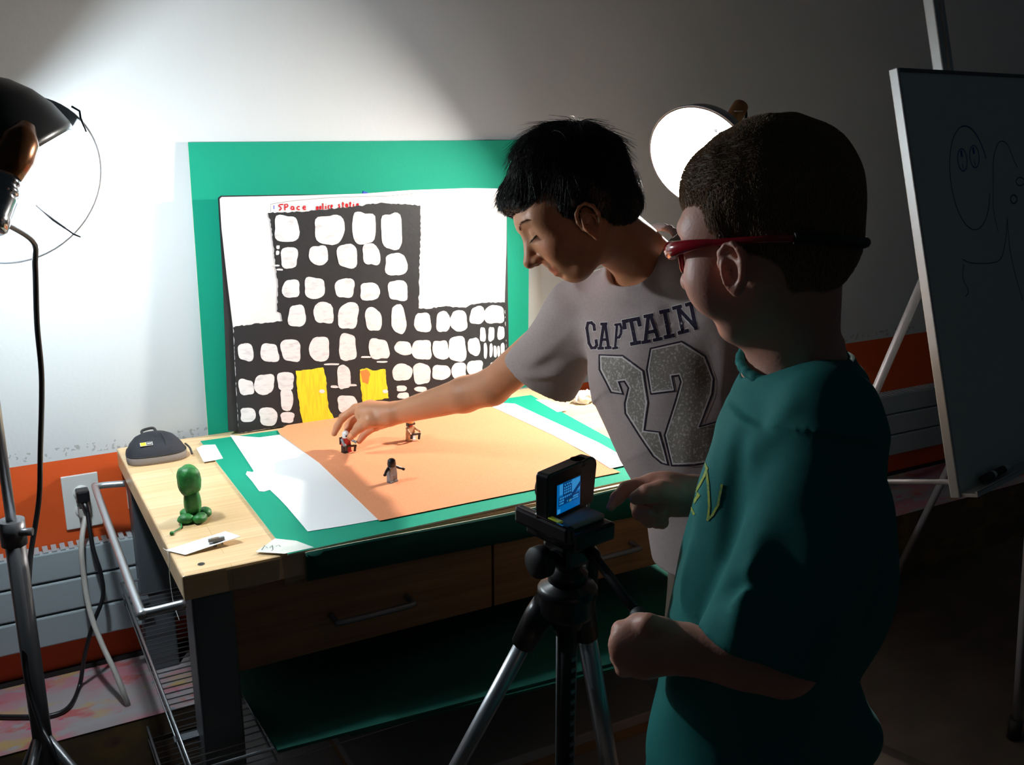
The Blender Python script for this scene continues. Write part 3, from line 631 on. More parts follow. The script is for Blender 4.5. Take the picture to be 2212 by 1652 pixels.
# right: clamp lamp with white-lined bowl, on a stand hidden behind the boys
def clamp_lamp_right():
    rim = Vector(D(1510, 341, 2.42)); ax = dirv(-.55, -.58, .60)      # opening direction
    R0 = .132; dep = .112
    o = empty('clamp_lamp', tuple(rim), 'lit clamp lamp with silver bowl shade and tan handle behind the two boys', 'lamp')
    prof = [(R0, 0), (R0 * .985, -.012), (R0 * .90, -.045), (R0 * .70, -.078), (R0 * .42, -.098), (.026, -dep)]
    MB().lathe(prof, rim, ax, n=56).build('shade', M['bowl_out'], o).modifiers.new('s', 'SOLIDIFY').thickness = .0008
    MB().lathe([(r * .975, h + .003) for r, h in prof], rim, ax, n=56).build('shade_lining', M['bowl_in'], o)
    MB().lathe([(R0 - .001, -.002), (R0 + .0025, -.0015), (R0 + .0025, .0015), (R0 - .001, .002), (R0 - .001, -.002)], rim, ax, n=56).build('shade_rim', M['bowl_out'], o)
    ap = rim - ax * dep
    MB().lathe([(.027, 0), (.030, -.006), (.030, -.012), (.024, -.016), (.022, -.034), (.024, -.036), (.024, -.044), (.020, -.052), (0, -.053)], ap, ax, n=28).build('socket', M['chrome'], o)
    hd = -ax * .62 + CU * .36 + CR * .10; hd.normalize()
    h0 = ap - ax * .05
    MB().tube([h0, h0 + hd * .018], .012, n=14).tube([h0 + CR * .02 - CU * .02, h0 - CR * .022 + CU * .022], .004, n=10).build('ball_joint', M['chrome'], o)
    MB().tube([h0 + hd * .015, h0 + hd * .03, h0 + hd * .06, h0 + hd * .088, h0 + hd * .094], [.014, .019, .021, .020, .010], n=20).build('handle', M['cork'], o)
    st = h0 + hd * .058 + CB * .0195
    MB().box((-.010, -.007, 0), (.010, .007, .002), 0, Matrix((hd, CR.cross(hd).cross(hd) * -1, CB)).transposed() if False else Matrix.Identity(3), tuple(st)).build('sticker', M['white_plastic'], o)
    MB().sph(rim - ax * .074, .030, n=24).build('bulb', M['bulb_right'], o)
    c0 = h0 + hd * .092
    MB().tube(smooth_path([c0, c0 + CR * .012 - CU * .02, c0 + CR * .010 - CU * .09, c0 - CU * .3 + CR * .02, Vector((c0.x + .02, c0.y, .75)), Vector((c0.x + .03, c0.y + .05, .02))], 8), .0035, n=8).build('cord', M['black_plastic'], o)
    sx, sy = c0.x - .03, c0.y + .07
    s = empty('light_stand', (sx, sy, 0), 'dark tripod light stand holding the right clamp lamp, hidden behind the boys', 'light stand')
    sp = Vector((sx, sy, ap.z + .02))
    MB().tube([(sx, sy, .05), sp], .010, n=14).build('pole', M['pole'], s)
    MB().tube([sp + Vector((0, 0, -.01)), h0], .006, n=10).build('arm', M['pole'], s)
    for a in (0.3, 2.4, 4.5):
        MB().tube([(sx, sy, .35), (sx + .20 * math.cos(a), sy + .20 * math.sin(a), .01)], .008, n=10).build('leg', M['pole'], s)
clamp_lamp_right()

def clamp_lamp_left():
    c = Vector(D(28, 385, 1.70))          # centre of the rim ring
    o = empty('clamp_lamp', tuple(c), 'lit clamp lamp with black hood shade and glowing rim at the left edge', 'lamp')
    # white rim hoop facing the wall
    axr = dirv(.12, -.16, -.98)
    ring = [c + (CR * math.cos(a) + (CU - axr * CU.dot(axr)).normalized() * math.sin(a)) * .141 for a in np.linspace(0, 2 * PI, 64, endpoint=False)]
    MB().tube(ring, .010, closed=True, n=10, flat=.3, upv=axr).build('rim_hoop', M['frosted'], o)
    # hood: a dome sector above and to the left of the bulb
    apex = dirv(-.44, .72, .36); hc = Vector(D(28, 385, 1.65)) + CR * -.036 + CU * .016
    prof = [(0, .148), (.030, .146), (.058, .138), (.086, .122), (.110, .100), (.130, .070), (.143, .036), (.148, 0.0), (.146, -.012)]
    hd = MB().lathe(prof, hc, apex, n=56).build('hood', M['bowl_dark'], o); q = hd.modifiers.new('s', 'SOLIDIFY'); q.thickness = .003
    MB().lathe([(r * .955, h * .955) for r, h in prof], hc, apex, n=56).build('hood_lining', M['bowl_in'], o)
    bulb = Vector(D(74, 402, 1.65))
    MB().sph(bulb, .024, n=24).build('bulb', M['bulb_left'], o)
    ld = bpy.data.lights.new('lamp_beam', 'SPOT'); lo = bpy.data.objects.new('lamp_beam', ld); S.collection.objects.link(lo)
    aim = Vector((.42, 2.30, .98)) - bulb; lo.location = aim.normalized() * .030; lo.location = bulb + aim.normalized() * .030 - c; lo.parent = o; lo.rotation_euler = aim.to_track_quat('-Z', 'Y').to_euler()
    ld.energy = BEAM_LEFT; ld.color = (.82, .94, 1.0); ld.spot_size = math.radians(155); ld.spot_blend = 1.0; ld.shadow_soft_size = .022
    sd = dirv(-.20, -.93, .30); s0 = Vector(D(44, 305, 1.53))
    MB().tube([s0 - sd * .03, s0, s0 + sd * .03, s0 + sd * .062], [.012, .028, .029, .022], n=24).build('lamp_neck', M['amber'], o)
    s1 = s0 + sd * .065
    MB().lathe([(.022, 0), (.024, .006), (.0215, .010), (.0265, .016), (.0265, .022), (.024, .026), (.028, .032), (.028, .060), (.030, .064), (.030, .080), (.026, .084), (0, .085)], s1, sd, n=28).build('socket', M['chrome'], o)
    # guard spokes and hooks
    def hook(a): return c + (CR * math.cos(a) + CU * math.sin(a)) * .140
    hk = Vector(D(168, 238, 1.60))
    MB().tube([Vector(D(155, 230, 1.6)), Vector(D(172, 240, 1.6)), Vector(D(174, 255, 1.6)), Vector(D(186, 285, 1.6))], .0018, n=6).build('clip', M['bowl_dark'], o)
    MB().tube([Vector(D(78, 443, 1.6)), Vector(D(115, 475, 1.61)), Vector(D(160, 506, 1.61)), Vector(D(174, 512, 1.61))], [.0012, .002, .0015, .001], n=6).build('spoke', M['bowl_dark'], o)
    pts = [s1 + sd * .07 + CR * .012, Vector(D(70, 520, 1.6)), Vector(D(76, 575, 1.64)), Vector(D(80, 700, 1.68)), Vector(D(90, 820, 1.72)), Vector(D(87, 980, 1.77)), Vector(D(84, 1080, 1.80)), Vector(D(66, 1200, 1.80)), Vector(D(60, 1300, 1.78)), Vector(D(52, 1390, 1.76)), Vector(D(62, 1480, 1.74)), Vector(D(90, 1570, 1.72)), Vector(D(128, 1680, 1.70)), Vector(D(150, 1800, 1.74))]
    pts[-1] = Vector((pts[-1].x, pts[-1].y, .01))
    MB().tube(smooth_path(pts, 8), .0046, n=8).build('cord', M['black_plastic'], o)
    sx, sy = .0125, 1.80
    s = empty('light_stand', (sx, sy, 0), 'grey metal light stand with a telescoping pole at the left edge of the picture', 'light stand')
    MB().tube([(sx, sy, .80), (sx, sy, 1.62)], .0085, n=16).build('upper_pole', M['alu'], s)
    MB().tube([(sx + .001, sy, .05), (sx + .001, sy, .80)], .0165, n=20).build('lower_pole', M['pole'], s)
    MB().tube([(sx, sy, .785), (sx, sy, .83)], .021, n=20).tube([(sx, sy - .01, .81), (sx + .03, sy - .02, .81)], .007, n=10).build('collar', M['pole'], s)
    MB().tube([(sx, sy, 1.60), tuple(hc + Vector((-.02, 0, .10)))], .006, n=8).build('arm', M['pole'], s)
    for a in (2.0, 4.1, 5.6):
        MB().tube([(sx, sy, .42), (sx + .30 * math.cos(a), sy + .26 * math.sin(a), .012)], .009, n=10).build('leg', M['pole'], s)
clamp_lamp_left()

# ------------------------------------------------------------ whiteboard on an easel
def whiteboard():
    dv = Vector((.978, .21, 0)).normalized(); nf = Vector((.21, -.978, 0)).normalized(); a = math.radians(15)
    b0 = Vector(D(2067, 1076, 2.1)); up = Vector((0, 0, 1)) * math.cos(a) - nf * math.sin(a); nn = dv.cross(up).normalized()
    Wd, Hh = .80, .90
    def P(u, v, t=0): return b0 + dv * u + up * v + nn * t
    o = empty('whiteboard', (b0.x + .4, b0.y + .1, 0), 'grey-looking whiteboard on an easel with faint face drawings, at the right', 'whiteboard')
    def slab(mb, u0, u1, v0, v1, t0, t1, mi=0): return mb.prism([P(u0, v0, t0), P(u1, v0, t0), P(u1, v1, t0), P(u0, v1, t0)], nn * (t1 - t0), mi)
    slab(MB(), .008, Wd - .008, .006, Hh - .006, -.010, .002).build('writing_surface', M['wb'], o)
    slab(MB(), 0, .010, 0, Hh, -.014, .006).build('side_frame', M['wb_frame'], o, bevel=.002)
    slab(MB(), Wd - .010, Wd, 0, Hh, -.014, .006).build('side_frame', M['wb_frame'], o, bevel=.002)
    slab(MB(), .010, Wd - .010, Hh - .008, Hh, -.014, .006).build('top_frame', M['steel'], o, bevel=.002)
    slab(slab(MB(), .010, Wd - .010, 0, .008, -.014, .040), .010, Wd - .010, .008, .013, .036, .040).build('pen_tray', M['wb_frame'], o, bevel=.001)
    dr = MB()
    def pxl(x, y):   # a point of the drawing on the board surface
        r = Vector(ray(x, y)); t = (P(0, 0, .0024) - Vector(EYEP)).dot(nn) / r.dot(nn); return Vector(EYEP) + r * t
    def line(pts, w_, mi): strip(dr, smooth_path([pxl(x, y) for x, y in pts], 6), w_, nn, mi, .0003)
    def oval(cx, cy, rx, ry, w_, mi, sk=0, a0=0, a1=2 * PI): line([(cx + rx * math.cos(t) + sk * ry * math.sin(t), cy + ry * math.sin(t)) for t in np.linspace(a0, a1, 22)], w_, mi)
    oval(2095, 384, 42, 112, .0017, 1, .10, .3, 5.2); oval(2095, 384, 42, 112, .0028, 0, .10, 4.55, 5.9)
    for (x, y) in ((2079, 345), (2105, 338)):
        oval(x, y, 10, 24, .0022, 0, .08); line([(x - 3, y - 20), (x - 1, y - 6)], .008, 0); line([(x, y + 8), (x + 2, y + 20)], .002, 0)
    line([(2146, 400), (2146, 345), (2155, 312), (2166, 305), (2178, 315), (2190, 345), (2198, 362)], .0017, 1)
    oval(2204, 392, 9, 9, .002, 1); oval(2190, 430, 7, 9, .003, 1)
    line([(2079, 560), (2100, 568), (2140, 568), (2162, 558), (2172, 520), (2176, 470)], .0016, 1); line([(2082, 570), (2080, 600), (2092, 628), (2086, 640)], .0015, 1)
    line([(2176, 475), (2182, 540), (2195, 600), (2210, 650)], .0015, 1); line([(2146, 400), (2146, 450), (2156, 500)], .0014, 1)
    dr.build('drawing', [M['blue_ink'], M['dark_ink']], o)
    mastx = .52
    mb = MB(); slab(mb, .28, .305, .7, 1.55, -.06, -.035); mb.build('mast', M['wb_frame'], o, bevel=.003)
    mb = MB(); slab(mb, .315, .332, .7, 1.55, -.06, -.035); mb.build('mast', M['wb_frame'], o, bevel=.003)
    slab(MB(), .26, .35, .68, .72, -.05, -.012).build('mast_bracket', M['steel'], o)
    def tube(n_, p, q, r=.010): MB().tube([p, q], r, n=12, flat=1).build(n_, M['wb_leg'], o)
    for u in (.06, Wd - .06):
        f = P(u, 0, .0); tp = P(u, .62, -.016); rear = Vector((f.x - .16 * nf.x * 1.0, 0, 0))
        bot = f - nf * .52; bot.z = .01; tube('rear_leg', P(u, .48, -.024), bot)
        mid = P(u, .48, -.024).lerp(bot, .45); tube('brace', mid, P(u, .02, -.024), .006)
        fr = f + nf * .10; fr.z = .015
    fl = Vector((2.14, 1.31, 0)); 
    for (base, topu) in ((Vector((2.135, 1.305, .0)), .38), (Vector((2.62, 1.44, 0)), .70)):
        tube('front_leg', P(topu, .01, .0), base + Vector((0, 0, .04)), .009)
        MB().tube([base + Vector((0, 0, .001)), base + Vector((0, 0, .055))], .016, n=14).build('rubber_foot', M['soft_black'], o)
    mk = P(.085, .020, .018); t_ = empty('marker', tuple(mk), 'black capped whiteboard marker lying in the whiteboard tray', 'marker')
    MB().tube([mk, mk + dv * .04], .0088, n=16).build('cap', M['soft_black'], t_)
    q = MB().tube([mk + dv * .04, mk + dv * .046, mk + dv * .12], [.0075, .0082, .0082], n=16).build('barrel', M['toy_white'], t_)
    MB().tube([mk + dv * .052 , mk + dv * .098], .0084, n=16, caps=False).build('label', M['soft_black'], t_)
whiteboard()

#@@TRIPOD
# ------------------------------------------------------------ tripod with the compact camera
def tripod():
    d0 = 1.30
    base = Vector(D(1205, 1290, 1.315)); base = Vector((base.x, base.y, 0))
    o = empty('tripod', (base.x, base.y, 0), 'silver and black photo tripod standing in front of the table', 'tripod')
    # orientation of the head: forward f looks at the set
    cbl = Vector(D(1215, 1100, 1.30)); 
    yawt = math.radians(12)
    f = Vector((-math.sin(yawt), math.cos(yawt), 0)); r = Vector((math.cos(yawt), math.sin(yawt), 0)); z = Vector((0, 0, 1))
    head = Vector(D(1228, 1150, 1.28))
    def at(a, b, c): return head + r * a + f * b + z * c
    Rm = Matrix((r, f, z)).transposed()
    def bxx(mb, lo, hi, mi=0): return mb.box(lo, hi, mi, Rm, tuple(head))
    # platform, level and plate
    bxx(MB(), (-.034, -.045, -.006), (.040, .045, .018)).build('head_platform', M['black_plastic'], o, bevel=.004)
    bxx(MB(), (-.048, -.048, .010), (-.034, .052, .034)).build('side_bar', M['black_plastic'], o, bevel=.005)
    bxx(MB(), (-.049, -.040, .0345), (-.046, .045, .0355)).build('side_highlight_rail', M['chrome'], o)
    bxx(MB(), (-.046, -.030, .0335), (-.038, -.010, .0365)).build('bubble_level', M['bubble'], o, bevel=.001)
    bxx(MB(), (-.030, -.030, .018), (.036, .030, .026)).build('quick_release_plate', M['grey_foam'], o, bevel=.003)
    # tilt block, knob, neck
    bxx(MB(), (-.026, -.024, -.042), (.020, .024, -.006)).build('tilt_block', M['black_plastic'], o, bevel=.008)
    MB().lathe([(0, .022), (.019, .020), (.021, .016), (.021, .004), (.012, 0), (.008, -.02)], at(-.038, 0, -.026), -r, n=28).build('tilt_knob', M['soft_black'], o)
    MB().tube([at(0, 0, -.038), at(0, 0, -.048), at(0, 0, -.054), at(0, 0, -.066)], [.018, .019, .026, .026], n=24).build('pan_base', M['black_plastic'], o)
    # shoulder
    sh = at(0, 0, -.078); vs = []
    MB().lathe([(.0, .016), (.022, .016), (.025, .010), (.036, .006), (.0395, .001), (.0395, -.006), (.037, -.010), (.037, -.030), (.033, -.038), (.024, -.042), (.019, -.055), (0, -.055)], sh, z, n=36).build('shoulder', M['black_plastic'], o)
    # column
    MB().tube([sh - z * .05, sh - z * .30], .0125, n=16).build('centre_column', M['soft_black'], o)
    q = MB()
    for i in range(11): q.box((-.004, -.0145, -.10 - i * .016), (.004, -.012, -.094 - i * .016), 0, Rm, tuple(sh))
    q.build('rack_teeth', M['handle'], o)
    # legs
    feet = []
    for (xa, ya), (xb, yb), rad in (((1150, 1285), (965, 1652), .36), ((1262, 1330), (1318, 1652), .30), ((1205, 1300), (1209, 1652), .30)):
        best = None
        for k in range(60):
            t = 1 + k * .06; p = atZ(xa + (xb - xa) * t, ya + (yb - ya) * t, 0.0); dd = abs(math.hypot(p[0] - sh.x, p[1] - sh.y) - rad)
            if (best is None or dd < best[0]): best = (dd, p)
        feet.append(Vector(best[1]))
    for i, tgt in enumerate(feet):
        hz = Vector((tgt.x - sh.x, tgt.y - sh.y, 0)).normalized()
        root = sh + hz * .034 - z * .035
        dirn = (tgt - root).normalized(); foot = root + dirn * ((root.z - .012) / -dirn.z)
        side = dirn.cross(z).normalized()
        nm = MB().tube([root - dirn * .012, root + dirn * .01, root + dirn * .06], [.017, .019, .0165], n=16).build('leg_joint', M['black_plastic'], o)
        L = (foot - root).length
        lg = MB().tube([root + dirn * .05, root + dirn * (L * .55)], .0150, n=18, flat=.75, upv=hz)
        lgo = lg.build('leg', M['alu'] if i != 2 else M['handle'], o)
        MB().tube([root + dirn * (L * .55 - .01), root + dirn * (L * .55 + .035)], .0165, n=16).build('leg_clamp', M['black_plastic'], o)
        MB().tube([root + dirn * (L * .55), foot], .010, n=14).build('lower_leg', M['alu'], o)
        MB().tube([foot - dirn * .02, foot + dirn * .008], [.012, .015], n=14).build('rubber_foot', M['soft_black'], o)
        pm = root + dirn * (L * .50)
        MB().tube([sh - z * .285, pm], .005, n=8).build('spreader', M['soft_black'], o)
    MB().tube([sh - z * .275, sh - z * .30], .018, n=16).build('spreader_hub', M['soft_black'], o)
    # crank and pan handle
    MB().tube([at(.02, 0, -.085), at(.060, .02, -.085)], .005, n=8).tube([at(.060, .02, -.10), at(.060, .02, -.06)], .012, n=12).build('crank', M['soft_black'], o)
    h0 = Vector(D(1272, 1185, 1.27)); h1 = Vector(D(1372, 1318, 1.13)); h2 = Vector(D(1405, 1370, 1.105)); h3 = Vector(D(1420, 1392, 1.10))
    MB().tube([h0, h0.lerp(h1, .15), h0.lerp(h1, .2), h1], [.009, .009, .006, .006], n=14).build('pan_handle', M['black_plastic'], o)
    MB().tube([h1, h1.lerp(h2, .1), h2, h3], [.006, .0095, .0105, .010], n=14).build('handle_grip', M['soft_black'], o)
    # compact camera
    cb = at(.002, -.004, .0262)
    yc = math.radians(21); rc = Vector((math.cos(yc), math.sin(yc), 0)); fc = Vector((-math.sin(yc), math.cos(yc), 0)); Rc = Matrix((rc, fc, z)).transposed()
    cpos = cb + rc * .004 + fc * .012
    k = empty('compact_camera', tuple(cpos), 'small black compact camera on the tripod, its screen glowing blue', 'camera')
    def cx(mb, lo, hi, mi=0): return mb.box(lo, hi, mi, Rc, tuple(cpos))
    # body outline with rounded corners
    w_, h_ = .103, .064; poly = []
    for (cx_, cy_, a0) in ((w_ / 2 - .012, .012 * .5, -90), (w_ / 2 - .014, h_ - .014, 0), (-w_ / 2 + .006, h_ - .006, 90), (-w_ / 2 + .004, .004, 180)):
        rr = {(-90): .006, 0: .014, 90: .006, 180: .004}[a0]
        for t in range(7): a = math.radians(a0 + 15 * t); poly.append((cx_ + rr * math.cos(a), cy_ + rr * math.sin(a)))
    MB().prism([cpos + rc * x - fc * .010 + z * (y + .0005) for x, y in poly], fc * .020).build('body', M['black_plastic'], k, bevel=.002)
    MB().tube([cpos + z * .057 + rc * .022, cpos + z * .0645 + rc * .022], [.011, .010], n=20).build('mode_dial', M['black_plastic'], k)
    MB().tube([cpos + z * .058 + rc * .002, cpos + z * .0625 + rc * .002], [.008, .007], n=18).build('shutter_button', M['black_plastic'], k)
    MB().lathe([(.022, 0), (.022, .012), (.019, .013), (.019, .024), (.012, .024), (0, .020)], cpos + fc * .010 + z * .028 - rc * .004, fc, n=30).build('lens', M['black_plastic'], k)
    cx(MB(), (-.0485, -.007, .012), (-.0478, .007, .046)).build('side_label', M['white_plastic'], k)
    sx0, sx1, sz0, sz1 = -.034, .014, .0075, .0465
    cx(MB(), (sx0 - .003, -.0105, sz0 - .003), (sx1 + .003, -.0100, sz1 + .003)).build('screen_bezel', M['black_plastic'], k)
    sc = cx(MB(), (sx0, -.0108, sz0), (sx1, -.0104, sz1))
    def sq(u0, v0, u1, v1, mi, t=.0110): cx(sc, (sx0 + (sx1 - sx0) * u0, -t, sz0 + (sz1 - sz0) * v0), (sx0 + (sx1 - sx0) * u1, -.0105, sz0 + (sz1 - sz0) * v1), mi)
    sq(.10, .62, .24, .98, 2); sq(.60, .55, .98, .98, 2); sq(.02, .02, .14, .16, 2)
    sq(.25, .55, .62, .99, 1, .0111); sq(.06, .26, .66, .56, 1, .0111); sq(.60, .26, .95, .48, 1, .0111)
    for rr, (us, v) in enumerate((((.30, .40, .48, .56), .92), ((.29, .37, .45, .53), .82), ((.29, .37, .45, .53), .73), ((.29, .37, .45, .53), .64), ((.10, .17, .24, .32, .40, .48, .56), .51), ((.09, .16, .23), .42), ((.68, .74, .80, .86), .40), ((.09, .16, .22, .42), .33), ((.58, .66, .73, .80, .86), .32))):
        for u in us: sq(u, v - .025, u + .045, v + .03, 2, .0114)
    # dark diagonal arm on the picture
    for i in range(14):
        t = i / 13; sq(.45 + .50 * t, .30 + .42 * t, .53 + .50 * t if t < .9 else .99, .40 + .42 * t, 1, .0117)
    sq(.50, .29, .57, .36, 3, .0118)
    sc.build('screen', [M['screen'], M['screen_dark'], M['screen_light'], M['screen_yellow']], k)
    s0 = cpos + rc * .044 + z * .014
    MB().tube(smooth_path([s0, s0 - z * .012 + rc * .003, s0 - z * .03 + rc * .002, s0 - z * .12, s0 - z * .20 - rc * .004, s0 - z * .215], 6), .0008, n=6).tube([s0 - z * .014 + rc * .003, s0 - z * .024 + rc * .003], .0022, n=8).build('wrist_strap', M['grey_cord'], k)
tripod()
# ------------------------------------------------------------ soft-body modelling: blended solids turned into one surface
def V3(v): return np.array([float(c) for c in v])
def nrm(v): v = V3(v); return v / np.linalg.norm(v)
class Ell:
    def __init__(s, c, r, B=None): s.c = V3(c); s.r = V3(r); s.B = np.eye(3) if B is None else np.array(B); m_ = s.r.max(); s.lo = s.c - m_; s.hi = s.c + m_
    def __call__(s, P):
        q = (P - s.c) @ s.B.T; k0 = np.sqrt(((q / s.r) ** 2).sum(1)); k1 = np.sqrt(((q / s.r ** 2) ** 2).sum(1)) + 1e-9
        return k0 * (k0 - 1) / k1
class Con:
    def __init__(s, a, b, r1, r2=None):
        s.a = V3(a); s.b = V3(b); s.r1 = r1; s.r2 = r1 if r2 is None else r2; m_ = max(s.r1, s.r2); s.lo = np.minimum(s.a, s.b) - m_; s.hi = np.maximum(s.a, s.b) + m_
    def __call__(s, P):
        d = s.b - s.a; q = P - s.a; t = np.clip(q @ d / (d @ d), 0, 1); return np.sqrt(((q - t[:, None] * d) ** 2).sum(1)) - (s.r1 + (s.r2 - s.r1) * t)
class Loft:
    """elliptical sections (centre, a, b, direction of a); flat ends"""
    def __init__(s, st, ex=0.0):
        s.c = np.array([V3(q[0]) for q in st]); s.ab = np.array([[q[1], q[2]] for q in st]); s.u = np.array([nrm(q[3]) for q in st]); m_ = s.ab.max() + ex; s.lo = s.c.min(0) - m_; s.hi = s.c.max(0) + m_
    def __call__(s, P):
        n = len(s.c); best = np.full(len(P), 1e9); out = np.full(len(P), 1e9)
        for i in range(n - 1):
            a, b = s.c[i], s.c[i + 1]; d = b - a; L2 = d @ d; q = P - a; tr = q @ d / L2; t = np.clip(tr, 0, 1)
            cp = a + t[:, None] * d; w_ = P - cp; dist = (w_ ** 2).sum(1)
            ab = s.ab[i] + (s.ab[i + 1] - s.ab[i]) * (t * t * (3 - 2 * t))[:, None]; u = s.u[i] + (s.u[i + 1] - s.u[i]) * t[:, None]
            ax = d / math.sqrt(L2); u = u - (u @ ax)[:, None] * ax; u /= np.linalg.norm(u, axis=1)[:, None]; v = np.cross(ax, u)
            x = (w_ * u).sum(1); y = (w_ * v).sum(1); k0 = np.sqrt((x / ab[:, 0]) ** 2 + (y / ab[:, 1]) ** 2); k1 = np.sqrt((x / ab[:, 0] ** 2) ** 2 + (y / ab[:, 1] ** 2) ** 2) + 1e-9
            dd = np.where(k0 > 1e-6, k0 * (k0 - 1) / k1, -ab.min(1))
            if i == 0: dd = np.maximum(dd, -tr * math.sqrt(L2))
            if i == n - 2: dd = np.maximum(dd, (tr - 1) * math.sqrt(L2))
            sel = dist < best - 1e-9; best = np.where(sel, dist, best); out = np.where(sel, dd, out)
        return out
class Plane:   # keeps the side away from n when intersected
    def __init__(s, p, n): s.p = V3(p); s.n = nrm(n); s.lo = np.full(3, -9.); s.hi = np.full(3, 9.)
    def __call__(s, P): return (P - s.p) @ s.n
def smin(a, b, k):
    if k <= 0: return np.minimum(a, b)
    h = np.maximum(k - np.abs(a - b), 0) / k; return np.minimum(a, b) - h * h * k * .25
def smax(a, b, k): return -smin(-a, -b, k)
class Sol:
    def __init__(s): s.ops = []; s.disp = None; s.dmax = 0
    def u(s, p, k=.01): s.ops.append(('u', p, k)); return s
    def s(s, p, k=.004): s.ops.append(('s', p, k)); return s
    def i(s, p, k=.004): s.ops.append(('i', p, k)); return s
    def ev(s, P, lo=None, hi=None):
        d = np.full(len(P), 1.0)
        for op, p, k in s.ops:
            if lo is not None and op != 'i':
                m_ = k * 1.6 + .022
                if (p.lo - m_ > hi).any() or (p.hi + m_ < lo).any(): continue
            v = p(P); d = smin(d, v, k) if op == 'u' else smax(d, -v, k) if op == 's' else smax(d, v, k)
        if s.disp is not None: d = d + s.disp(P)
        return d
    def mesh(s, h, C=16):
        U = [p for op, p, k in s.ops if op == 'u']; lo = np.min([p.lo for p in U], 0) - .02; hi = np.max([p.hi for p in U], 0) + .02
        n = np.ceil((hi - lo) / h / C).astype(int); ii = np.stack(np.meshgrid(*[np.arange(k) for k in n], indexing='ij'), -1).reshape(-1, 3)
        cen = lo + (ii + .5) * C * h; hd = C * h * .8661
        act = np.zeros(len(cen), bool)
        for op, p, k in s.ops:
            if op == 'u': act |= (np.all(cen > p.lo - hd - k, 1) & np.all(cen < p.hi + hd + k, 1))
        ii = ii[act]; cen = cen[act]; dc = s.ev(cen); ii = ii[np.abs(dc) < hd * 1.6 + .016 + s.dmax]
        loc = np.stack(np.meshgrid(*[np.arange(C + 1)] * 3, indexing='ij'), -1).reshape(-1, 3); big = 1 << 20
        KV = []; KP = []; Q = []
        off = np.array([[a, b, c] for a in (0, 1) for b in (0, 1) for c in (0, 1)])
        key = lambda g: (g[..., 0].astype(np.int64) * 4096 + g[..., 1]) * 4096 + g[..., 2]
        for c0 in ii:
            g0 = c0 * C; P = lo + (g0 + loc) * h; f = s.ev(P, P[0] - h, P[-1] + h).reshape([C + 1] * 3)
            ins = f < 0
            if ins.all() or not ins.any(): continue
            cnt = sum(ins[o[0]:C + o[0], o[1]:C + o[1], o[2]:C + o[2]].astype(int) for o in off); cells = np.argwhere((cnt > 0) & (cnt < 8))
            if not len(cells): continue
            acc = np.zeros((len(cells), 3)); num = np.zeros(len(cells))
            for a in range(8):
                for ax in range(3):
                    if off[a][ax] == 0:
                        o2 = off[a].copy(); o2[ax] = 1; pa = cells + off[a]; pb_ = cells + o2; fa = f[tuple(pa.T)]; fb = f[tuple(pb_.T)]; m_ = (fa < 0) != (fb < 0)
                        t = np.where(m_, fa / np.where(m_, fa - fb, 1), 0); acc += np.where(m_[:, None], pa + t[:, None] * (pb_ - pa), 0); num += m_
            KV.append(key(cells + g0)); KP.append(lo + (g0 + acc / num[:, None]) * h)
            for ax in range(3):
                a1, a2 = [(1, 2), (2, 0), (0, 1)][ax]; sl = [slice(0, C)] * 3; sl2 = list(sl); sl2[ax] = slice(1, C + 1)
                A = ins[tuple(sl)]; Bb = ins[tuple(sl2)]; e = np.argwhere(A != Bb)
                if not len(e): continue
                fl = A[tuple(e.T)]; g = e + g0; e1 = np.zeros(3, int); e1[a1] = 1; e2 = np.zeros(3, int); e2[a2] = 1
                q = np.stack([key(g), key(g - e1), key(g - e1 - e2), key(g - e2)], 1); q[~fl] = q[~fl][:, ::-1]; Q.append(q)
        K = np.concatenate(KV); Pn = np.concatenate(KP); Qd = np.concatenate(Q); K, idx = np.unique(K, return_index=True); Pn = Pn[idx]
        j = np.searchsorted(K, Qd); j = np.clip(j, 0, len(K) - 1); ok = (K[j] == Qd).all(1); return Pn, j[ok][:, ::-1]
def solid(name, sol, h, mats, parent=None, tint=None, relax=2, top=None):
    P, Q = sol.mesh(h)
    # light relaxation of the surface
    e = np.concatenate([Q[:, [0, 1]], Q[:, [1, 2]], Q[:, [2, 3]], Q[:, [3, 0]]]); e = np.concatenate([e, e[:, ::-1]])
    cnt = np.bincount(e[:, 0], minlength=len(P))[:, None]
    for _ in range(relax):
        acc = np.stack([np.bincount(e[:, 0], weights=P[e[:, 1], k], minlength=len(P)) for k in range(3)], 1); P = P * .5 + acc / np.maximum(cnt, 1) * .5
    base = np.array(wloc(parent)) if parent else np.zeros(3)
    me = bpy.data.meshes.new(name); me.vertices.add(len(P)); me.vertices.foreach_set('co', (P - base).astype(np.float32).ravel())
    me.loops.add(Q.size); me.loops.foreach_set('vertex_index', Q.astype(np.int32).ravel()); me.polygons.add(len(Q)); me.polygons.foreach_set('loop_start', np.arange(0, Q.size, 4, dtype=np.int32))
    me.update(calc_edges=True); me.shade_smooth()
    for m_ in (mats if isinstance(mats, (list, tuple)) else [mats]): me.materials.append(m_)
    if tint is not None:
        a = me.color_attributes.new('tint', 'FLOAT_COLOR', 'POINT'); c = np.ones((len(P), 4)); c[:, :3] = tint(P); a.data.foreach_set('color', c.astype(np.float32).ravel())
    bm = bmesh.new(); bm.from_mesh(me); be = [e for e in bm.edges if len(e.link_faces) == 1]
    if be: bmesh.ops.holes_fill(bm, edges=be, sides=0); [setattr(fc, 'smooth', True) for fc in bm.faces]; bm.to_mesh(me)
    bm.free()
    o = bpy.data.objects.new(name, me); S.collection.objects.link(o)
    if parent: o.parent = parent
    solid.last = (P, Q)
    return o
